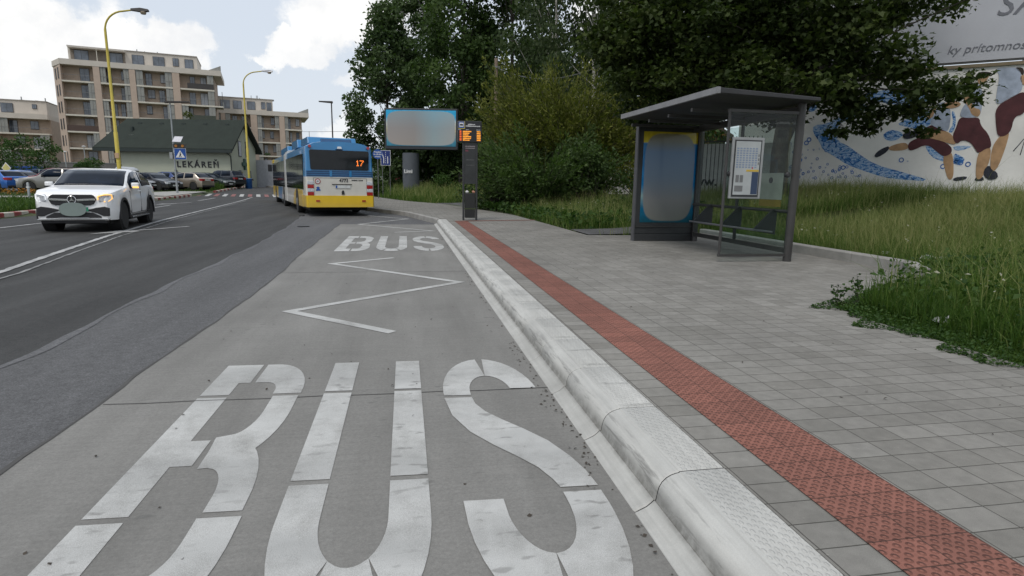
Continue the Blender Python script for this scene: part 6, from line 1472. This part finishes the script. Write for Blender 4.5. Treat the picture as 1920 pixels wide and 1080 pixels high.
# advertising case at the far end
ac = thing('advertising_case', 'black framed advertising case with a blue and yellow poster closing the end of the shelter', 'advertising case', (4.83, 11.9, .18), 0)
MB().box(0, 1.45, -.07, .03, .15, 2.42).build('frame', M_STEELD, ac, bevel=.012); MB().box(.0, 1.47, -.085, .045, -.0, .149).build('plinth', M_STEELD, ac, bevel=.008)
MB().box(-.012, .014, -.09, .05, .0, 2.44).build('edge_trim', mat('trim_pale', (.11, .11, .12), .4, metal=.4), ac)
MB().box(.03, 1.44, -.09, -.071, .30, .318).build('edge_trim', M_STEEL, ac)
def poster_mat(name, x0, x1, z0, z1, kind):
    """printed sheet: a soft blue-grey picture with a coloured border"""
    m, nt, b = newmat(name); tc = N(nt, 'ShaderNodeTexCoord'); s = N(nt, 'ShaderNodeSeparateXYZ'); nt.links.new(tc.outputs['Object'], s.inputs[0])
    def mr(src, a, c): q = N(nt, 'ShaderNodeMapRange'); nt.links.new(src, q.inputs[0]); q.inputs[1].default_value = a; q.inputs[2].default_value = c; return q.outputs[0]
    u = mr(s.outputs['X'], x0, x1); v = mr(s.outputs['Z'], z0, z1)
    if kind == 'case':
        inner = ramp(nt, v, [(0., (.18, .185, .165)), (.25, (.22, .22, .22)), (.52, (.15, .2, .27)), (.78, (.13, .2, .32)), (.9, (.2, .2, .17)), (1., (.24, .21, .09))])
        bord = ramp(nt, v, [(0., (.01, .07, .10)), (.16, (.01, .13, .25)), (.3, (.2, .3, .3)), (.42, (.01, .18, .42)), (.80, (.008, .14, .36)), (.87, (.012, .15, .36)), (.885, (.48, .38, .02)), (1., (.42, .33, .02))])
        p = 4.
    else:
        iu = ramp(nt, u, [(0., (.22, .22, .22)), (.4, (.2, .2, .2)), (.68, (.19, .26, .29)), (1., (.24, .27, .28))]); iv = ramp(nt, v, [(0., (1.05, .95, .88)), (.5, (.95, .9, .88)), (1., (.85, 1.05, 1.15))])
        inner = None; ic = mix(nt, 1., iu.outputs['Color'], iv.outputs['Color'], 'MULTIPLY')
        bord = ramp(nt, v, [(0., (.02, .1, .15)), (.12, (.03, .15, .22)), (.45, (.3, .27, .18)), (.65, (.35, .38, .35)), (.8, (.02, .24, .42)), (1., (.02, .26, .46))]); p = 5.
    ic = inner.outputs['Color'] if inner else ic
    du = math_(nt, 'POWER', math_(nt, 'ABSOLUTE', math_(nt, 'MULTIPLY', math_(nt, 'SUBTRACT', u, .5), 2.12 if kind == 'case' else 2.02)), p)
    dv = math_(nt, 'POWER', math_(nt, 'ABSOLUTE', math_(nt, 'MULTIPLY', math_(nt, 'SUBTRACT', v, .5), 2.04 if kind == 'case' else 2.05)), p+1)
    f = N(nt, 'ShaderNodeMapRange', interpolation_type='SMOOTHSTEP'); nt.links.new(math_(nt, 'ADD', du, dv), f.inputs[0]); f.inputs[1].default_value = .82; f.inputs[2].default_value = 1.02
    nn = noise(nt, 6., 4, .6); bc = mix(nt, .25, bord.outputs['Color'], mix(nt, 1., bord.outputs['Color'], ramp(nt, nn.outputs['Fac'], [(.3, .3), (.7, 2.)]).outputs['Color'], 'MULTIPLY'))
    c = mix(nt, f.outputs[0], ic, bc); nt.links.new(c, b.inputs['Base Color']); b.inputs['Roughness'].default_value = .12 if kind == 'case' else .4
    b.inputs['Specular IOR Level'].default_value = .35
    return m, nt, b, c
pm_, nt_, b_, c_ = poster_mat('poster_print', .12, 1.34, .40, 2.30, 'case')
MB().box(.12, 1.34, -.078, -.071, .40, 2.30).build('poster', pm_, ac)

# ------------------------------------------------------------------ information column
tm = thing('information_column', 'black bus stop column with an orange departure display and a built in bin', 'information column', (2.04, 18.66, .18), 0)
for x in (-.235, .18): MB().box(x, x+.055, -.06, .06, 0, 2.45).build('post', M_STEELD, tm, bevel=.006)
MB().box(-.178, .178, -.05, .05, 1.15, 2.42).build('map_panel', mat('panel_charcoal', (.028, .03, .03), .3, var=.3, scale=5), tm)
dsp = MB().box(-.395, .355, -.11, .11, 2.43, 3.07).build('display_case', mat('case_black', (.012, .012, .015), .3), tm, bevel=.012)
MB().box(-.375, -.175, -.121, -.111, 2.83, 3.05).build('stop_sign_yellow', mat('stop_yellow', (.62, .5, .05), .5), dsp); MB().box(-.373, -.19, -.125, -.121, 2.85, 3.045).build('stop_sign_blue', M_SIGNB, dsp); MB().box(-.345, -.218, -.129, -.125, 2.885, 3.01).build('stop_sign_white', M_SIGNW, dsp)
mm = MB(); mm.box(-.33, -.235, -.133, -.129, 2.92, 2.97); mm.build('stop_sign_bus', M_INK, dsp)
mm = MB(); r4 = np.random.default_rng(9)
def scribble(mb, x0, x1, z, h, y):
    x = x0
    while x < x1: w_ = r4.uniform(.012, .03); mb.box(x, min(x+w_, x1), y-.004, y, z, z+h*r4.uniform(.7, 1)); x += w_+.008
for x0, x1, z, h in ((-.08, .14, 2.95, .032), (-.15, .30, 2.90, .032), (-.37, -.3, 2.795, .02), (-.14, -.05, 2.795, .02), (.19, .31, 2.795, .02)): scribble(mm, x0, x1, z, h, -.111)
mm.build('display_heading', M_SIGNW, dsp)
M_LED2 = mat('led_amber', (1., .36, .03), .4, emit=.8); M_LED3 = mat('led_red', (1., .14, .02), .4, emit=.8)
mm, mr_ = MB(), MB()
for k in range(6):
    z = 2.735-k*.052; scribble(mr_, -.335, -.28, z, .036, -.111); scribble(mm, -.235, -.235+r4.uniform(.14, .29), z, .036, -.111); scribble(mm, .2, .315, z, .036, -.111)
mm.build('display_rows', M_LED2, dsp); mr_.build('display_numbers', M_LED3, dsp)
mm = MB(); scribble(mm, -.15, .15, 2.29, .04, -.051); scribble(mm, -.15, .15, 2.235, .03, -.051); mm.build('column_notice', mat('notice_pale', (.3, .26, .27), .5), tm)
mm = MB(); scribble(mm, -.15, -.06, 2.15, .05, -.051); mm.build('column_notice', mat('notice_red', (.22, .04, .07), .5), tm)
mm = MB(); scribble(mm, -.12, .13, 1.88, .03, -.051); scribble(mm, -.12, .13, 1.72, .022, -.051); mm.build('column_print', mat('print_grey', (.12, .12, .12), .5), tm)
bn_ = MB().box(-.16, .16, -.08, .08, .08, .86).build('waste_bin', mat('bin_black', (.016, .017, .016), .5, var=.2), tm, bevel=.012)
MB().box(-.18, .18, -.085, .085, .355, .385).build('bin_band', mat('band_green', (.05, .07, .02), .5), bn_)
MB().tube([(-.1, 0, 1.15), (-.1, 0, .95)], .008, 6).build('bin_hook', M_STEELD, tm)
for x, lab, col in ((-.09, 'white crumpled paper on top of the column bin', (.6, .6, .6)), (.1, 'reddish crumpled cup on top of the column bin', (.5, .25, .17))):
    o = MB().lathe([(.02, 0), (.05, .02), (.06, .05), (.03, .08)], 'z', n=7).build('litter', mat('litter_%d' % (x*100), col, .7), loc=(2.04+x, 18.66, 1.04), rot=(.3, .2, x*9)); tag(o, lab, 'litter')

# ------------------------------------------------------------------ big screen, signs and poles
M_PILL = mat('pillar_blue_grey', (.085, .095, .108), .55, var=.06)
sp_ = at(771, 345, 50); sc_ = thing('big_screen', 'large dark framed advertising screen on a thick blue grey pillar', 'billboard', (sp_[0], sp_[1], .3), R(-11))
pw = 1.5
MB().lathe([(pw*.47, -.4), (pw*.47, 3.5)], 'z', n=28).build('pillar', M_PILL, sc_, smooth=40)
text('pillar_words', 'Limi', .42, M_SIGNW, sc_, (-.10, -pw*.47-.02, 1.95), (PI/2, 0, 0), bold=.012, depth=.03)
zc = 1.35+(338-258.5)/1087.5*50-.3+.75; sw, shh = 6.15, 3.35
xc_ = 1.0
fr_ = MB().box(xc_-sw/2, xc_+sw/2, -.55, .35, zc-shh/2, zc+shh/2).build('frame', mat('screen_frame', (.028, .031, .038), .5), sc_, bevel=.04)
sm_, nt_, b_, c_ = poster_mat('screen_picture', xc_-2.92, xc_+2.92, zc-1.40, zc+1.52, 'screen')
b_.inputs['Roughness'].default_value = .5; nt_.links.new(c_, b_.inputs['Emission Color']); b_.inputs['Emission Strength'].default_value = .35
MB().box(xc_-2.92, xc_+2.92, -.575, -.551, zc-1.40, zc+1.52).build('screen_face', sm_, fr_)
rp_ = at(762, 308, 64); rp = thing('poster_hoarding', 'low hoarding with a dark poster of a figure in a red coat behind the pillar', 'hoarding', (rp_[0], rp_[1], .7), R(-10))
MB().box(-1.9, 1.9, -.05, .05, .85, 3.0).build('poster_board', mat('poster_dark', (.035, .03, .04), .5), rp)
mm = MB(); 
for x in (-1.8, -.4, .9, 1.8): mm.tube([(x, .1, -.3), (x, .1, 2.9)], .04, 6)
mm.build('posts', M_RAIL, rp); MB().box(-1.95, 1.95, -.07, .07, .78, .85).build('sill', mat('sill_pale', (.25, .24, .24), .6), rp)
fg = MB().prism([(-1.75, .86), (-1.6, 1.6), (-1.3, 1.9), (-.95, 1.95), (-.6, 1.85), (-.4, 1.5), (-.35, .86)], 'xz', -.06, -.05).build('poster_coat', mat('poster_red', (.2, .03, .035), .5), rp)
MB().prism(smooth_poly([(-1.15, 1.9), (-1.22, 2.3), (-1.12, 2.62), (-.92, 2.68), (-.76, 2.5), (-.78, 2.2), (-.86, 1.9)]), 'xz', -.065, -.055).build('poster_face', mat('poster_skin', (.35, .2, .13), .5), fg)
text('poster_words', 'VI', .5, M_SIGNW, rp, (.25, -.055, 2.3), (PI/2, 0, 0)); MB().box(-.2, .95, -.06, -.05, 1.2, 1.27).build('poster_line', M_CURT, rp)
def sign_post(name, label, px, py, D, base_z, cat='road sign'):
    p = at(px, py, D); t = thing(name, label, cat, (p[0], p[1], base_z), 0); return t, float(p[2])-base_z
t, z = sign_post('round_sign', 'round blue sign with three lines of white writing on a grey pole', 708, 289, 40, .18)
MB().tube([(0, .03, -.2), (0, .03, z+.25)], .032, 8).build('pole', M_RAIL, t)
MB().lathe([(.33, -.02), (.33, 0)], 'y', (0, 0, z), 30).build('plate', M_SIGNB, t)
for k, s_ in enumerate(('Prejdite', 'na druhú', 'stranu')): text('sign_words', s_, .155, M_SIGNW, t, (0, -.025, z+.14-k*.15), (PI/2, 0, 0), bold=.003)
t, z = sign_post('lane_sign', 'square dark blue lane sign with white lines, partly behind the round sign', 723, 296, 43, .5)
MB().tube([(-.25, .03, -.3), (-.25, .03, z+.3)], .025, 8).build('pole', M_RAIL, t); MB().tube([(.3, .03, -.3), (.3, .03, z+.3)], .025, 8).build('pole', M_RAIL, t)
MB().box(-.36, .36, -.02, 0, z-.55, z+.55).build('plate', M_SIGNW, t); MB().box(-.33, .33, -.025, -.02, z-.52, z+.52).build('plate_face', mat('sign_navy', (.01, .03, .17), .4), t)
mm = MB(); mm.prism([(-.17, z-.4), (-.11, z-.4), (-.11, z), (-.26, z+.45), (-.31, z+.42), (-.17, z-.02)], 'xz', -.03, -.025); mm.box(.12, .18, -.03, -.025, z-.4, z+.1)
for k in range(6): mm.box(-.015, .015, -.03, -.025, z-.4+k*.15, z-.31+k*.15)
mm.build('lane_lines', M_SIGNW, t)
def lamp(label, x, y, base, h, reach, kind, D=None, head=None, name='street_lamp', ang=0., rad=.1):
    t = thing(name, label, 'street lamp', (x, y, base), ang, 'street lamps'); m = kind
    if reach > 0:
        rr = min(1.5, reach*.62); zc_ = h-1.35; path = [(0, 0, -.2), (0, 0, h*.35), (0, 0, h*.352), (0, 0, zc_)]+[(rr-rr*math.cos(a), 0, zc_+1.25*math.sin(a)) for a in np.linspace(.15, PI/2*.95, 8)]+[(reach-.35, 0, h)]
        MB().tube(path, [rad*1.25, rad*1.25, rad, rad*.75]+[rad*.55]*8+[rad*.5], 12).build('pole', m, t, smooth=50)
        hd = MB(); hd.add([(reach-.45, -.1, h-.05), (reach+.15, -.19, h-.10), (reach+.62, -.15, h-.03), (reach+.62, .15, h-.03), (reach+.15, .19, h-.10), (reach-.45, .1, h-.05), (reach-.45, -.07, h+.09), (reach+.15, -.15, h+.15), (reach+.6, -.1, h+.1), (reach+.6, .1, h+.1), (reach+.15, .15, h+.15), (reach-.45, .07, h+.09)],
               [(0, 1, 2, 3, 4, 5), (6, 11, 10, 9, 8, 7)]+[(i, i+6, (i+1) % 6+6, (i+1) % 6) for i in range(6)])
        o = hd.build('lamp_head', head or M_RAILD, t, bevel=.02); MB().lathe([(.15, -.22), (.19, -.12), (.19, -.07)], 'z', (reach+.28, 0, h), 12).build('lamp_bowl', mat('lamp_bowl', (.35, .28, .2), .2), o)
    else:
        MB().tube([(0, 0, -.2), (0, 0, h)], [rad, rad*.6], 12).build('pole', m, t, smooth=50)
        o = MB().prism([(.1, h-.05), (reach, h+.02), (reach, h+.09), (.1, h+.10)], 'xz', -.13, .13).build('lamp_head', M_RAILD, t, bevel=.02)
    return t
M_YPOLE = mat('pole_yellow', (.50, .40, .06), .6, var=.15, scale=1.5); M_GPOLE = mat('pole_galvanised', (.34, .36, .37), .45, metal=.4, var=.12)
p = at(222, 300, 39.5); lp1 = lamp('near yellow street lamp with a dark hooded head, in front of the apartment block', p[0], p[1], .15, 12.05, 2.1, M_YPOLE, rad=.10)
MB().box(-.13, .12, -.17, -.11, 2.5, 2.85).build('pole_box', mat('pole_sticker', (.5, .33, .2), .6), lp1)
p = at(468, 345, 61); lp2 = lamp('further yellow street lamp with a pale head, at the pharmacy gable', p[0], p[1], .4, 11.9, 2.3, M_YPOLE, head=M_RIM, rad=.10)
p = at(325, 270, 42.5); lp3 = lamp('slim grey park lamp that also carries the crossing sign', p[0], p[1], .3, 6.45, -.0, M_GPOLE, rad=.075)
o = [c for c in lp3.children if c.name.startswith('lamp_head')]
for c in o: bpy.data.objects.remove(c)
MB().prism([(-.35, 6.40), (1.3, 6.50), (1.3, 6.58), (-.3, 6.56)], 'xz', -.13, .13).build('lamp_head', M_RAILD, lp3, bevel=.02)
p = at(624, 262, 46); lp4 = lamp('grey street lamp with a flat head rising behind the bus', p[0], p[1], .2, 7.2, -.95, M_RAILD, rad=.075)
for px, py, D, hh, lab in ((121, 285, 88, 3.9, 'short park lamp with a bright disc head near the maroon SUV'), (157, 275, 95, 5.2, 'short park lamp with a flat head in front of the corner of the tall block')):
    p = at(px, py, D); lt = thing('park_lamp', lab, 'street lamp', (p[0], p[1], .5), 0, 'park lamps'); hz = float(p[2])-.5
    MB().tube([(0, 0, 0), (0, 0, hz)], .06, 8).build('pole', M_GPOLE, lt); MB().lathe([(.3, hz), (.32, hz+.06), (.1, hz+.14)], 'z', n=14).build('lamp_head', M_SIGNW, lt)
# crossing sign set hung on the slim lamp
p = lp3.location; cs = thing('crossing_sign', 'blue square pedestrian crossing sign with small solar panel and amber flashers', 'road sign', (p.x, p.y-.12, p.z), 0)
zz = 1.35+(334-291)/1087.5*42.5-.3+.1; 
MB().box(.06, .86, -.03, 0, zz-.40, zz+.40).build('plate', M_SIGNW, cs, bevel=.01); MB().box(.08, .84, -.036, -.03, zz-.38, zz+.38).build('plate_face', M_SIGNB, cs)
MB().prism([(.14, zz-.26), (.78, zz-.26), (.46, zz+.27)], 'xz', -.042, -.036).build('triangle', M_SIGNW, cs)
wk = MB(); wk.lathe([(.035, -.05), (.035, -.042)], 'y', (.47, 0, zz+.10), 10); wk.prism([(.43, zz+.05), (.50, zz+.05), (.53, zz-.06), (.48, zz-.08), (.55, zz-.22), (.50, zz-.23), (.45, zz-.12), (.39, zz-.23), (.35, zz-.21), (.42, zz-.08)], 'xz', -.05, -.042)
wk.build('walker', M_INK, cs)
MB().box(.02, .88, -.06, .04, zz+.44, zz+.70).build('flasher_box', M_RAILD, cs)
for x in (.22, .66): MB().lathe([(.09, -.09), (.1, -.06)], 'y', (x, 0, zz+.57), 16).build('flasher', mat('flasher_amber', (.5, .2, .03), .3), cs)
MB().add([(.05, -.25, zz+.85), (.62, -.25, zz+.85), (.72, .05, zz+1.25), (.15, .05, zz+1.25), (.05, -.22, zz+.82), (.62, -.22, zz+.82), (.72, .08, zz+1.22), (.15, .08, zz+1.22)], [(0, 1, 2, 3), (7, 6, 5, 4), (0, 4, 5, 1), (1, 5, 6, 2), (2, 6, 7, 3), (3, 7, 4, 0)]).build('solar_panel', mat('solar_pale', (.5, .5, .56), .2, spec=.9), cs)
MB().box(-.25, -.05, -.1, .1, zz-.35, zz+.1).build('control_box', M_RIM, cs)
p = lp2.location; b_ = thing('pole_bin', 'blue plastic bin strapped to the foot of the further yellow lamp', 'bin', (p.x, p.y-.35, .35))
MB().lathe([(.26, 0), (.34, .1), (.36, 1.05), (.38, 1.1), (.3, 1.14)], 'z', n=16).build('bin_body', mat('bin_blue', (.02, .1, .3), .5), b_, smooth=40); MB().box(.1, .5, -.1, .1, .9, 1.1).build('bin_flap', M_RAILD, b_)
p = at(12, 315, 50); t = thing('priority_sign', 'small yellow diamond sign above the blue saloon', 'road sign', (p[0], p[1], .3)); z = float(p[2])-.3
MB().tube([(0, .03, -.2), (0, .03, z)], .03, 6).build('pole', M_RAIL, t); MB().prism([(0, z-.48), (.36, z), (0, z+.48), (-.36, z)], 'xz', -.02, 0).build('plate', M_SIGNW, t); MB().prism([(0, z-.4), (.3, z), (0, z+.4), (-.3, z)], 'xz', -.03, -.02).build('plate_face', mat('diamond_yellow', (.6, .55, .2), .5), t)
for k, px in enumerate((28, 52)):
    p = at(px, 318, 66); t = thing('waste_container', ('blue waste container behind the roof of the blue saloon', 'blue waste container in the gap beside the maroon SUV')[k], 'container', (p[0], p[1], .4), 0, 'waste containers')
    MB().box(-1., 1., 0, 1., .2, 1.9).build('tub', mat('container_blue_%d' % k, (.01, .05, .22), .5), t, bevel=.05); MB().box(-1.05, 1.05, -.05, 1.05, 1.905, 2.05).build('lid', M_SIGNB, t)
for px, D in ((54, 30.5), ):
    p = at(px, 360, D); t = thing('grey_bollard', 'stubby pale bollard on the island beside the white car', 'bollard', (p[0], p[1], .13)); MB().lathe([(.06, 0), (.06, .85), (.03, .9)], 'z', n=12).build('post', M_GPOLE, t, smooth=40); MB().box(-.065, .065, -.065, .065, .62, .68).build('band', M_SIGNW, t)
for k, (px, D, lb) in enumerate(((388, 57, 'thin grey bollard in front of the silver saloon nose'), (411, 58, 'thin grey bollard in front of the dark green saloon'), (427, 59, 'thin grey bollard below the slate SUV tail'))):
    p = at(px, 350, D); t = thing('thin_bollard', lb, 'bollard', (p[0], p[1], .4), 0, 'bollards along the car park'); MB().lathe([(.05, 0), (.05, .95), (.02, 1.0)], 'z', n=10).build('post', M_GPOLE, t); MB().lathe([(.055, .8), (.055, .88)], 'z', n=10).build('band', M_SIGNW, t)
# wooden pole with its cable
p = at(930, 160, 34); t = thing('wooden_pole', 'weathered wooden utility pole standing among the conifer shrubs', 'utility pole', (p[0], p[1], .5)); top = 1.35+(345-122)/1087.5*34-.5+.2
MB().tube([(0, 0, -.3), (0, 0, top)], [.14, .10], 12).build('pole', mat('wood_grey', (.2, .15, .11), .9, var=.3, scale=6), t, smooth=40); MB().box(-.2, .2, -.16, -.08, top-.55, top-.45).build('insulator_bar', M_RAIL, t)
a, b = Vector((p[0], p[1], top-.0)), Vector([float(q) for q in at(1110, 130, 30)]); n = 14
o = MB().tube([tuple(a.lerp(b, i/n)-Vector((0, 0, .55*4*(i/n)*(1-i/n)))) for i in range(n+1)], .018, 5).build('sagging_cable', M_RAIL); tag(o, 'thin dark cable sagging from the wooden pole into the trees', 'cable')
a, b = Vector([float(q) for q in at(560, 247, 72)]), Vector([float(q) for q in at(760, 245, 72)])
o = MB().tube([tuple(a.lerp(b, i/6)-Vector((0, 0, .1*(i/6)*(1-i/6)))) for i in range(7)], .022, 5).build('overhead_cable', M_RAIL); tag(o, 'thin straight overhead cable crossing the sky above the bus', 'cable')
# litter in the grass
M_TIS = mat('tissue', (.68, .68, .68), .8, var=.06)
for k, (px, py, D, s, lb) in enumerate(((1770, 601, 5.1, .075, 'white crumpled tissue low in the weeds at the paving edge'), (1742, 485, 9.0, .1, 'larger white paper scrap on the grass above the edging kerb'), (1765, 485, 9.1, .06, 'small white tissue ball beside the larger paper scrap'), (1662, 475, 9.6, .06, 'lone white tissue on the grass behind the edging kerb'))):
    r5 = np.random.default_rng(k); p = at(px, py, D); x, y = float(p[0]), float(p[1]); bm = bmesh.new(); bmesh.ops.create_icosphere(bm, subdivisions=2, radius=s)
    for v in bm.verts: v.co *= r5.uniform(.5, 1.25); v.co.z *= .6; v.co.x *= 1.4
    me = bpy.data.meshes.new('tissue'); bm.to_mesh(me); bm.free(); me.materials.append(M_TIS); o = bpy.data.objects.new('paper_litter', me); COL.objects.link(o); o.location = (x, y, max(float(p[2]), float(G(x, y))+s*.5)); tag(o, lb, 'litter', 'white paper litter in the grass')
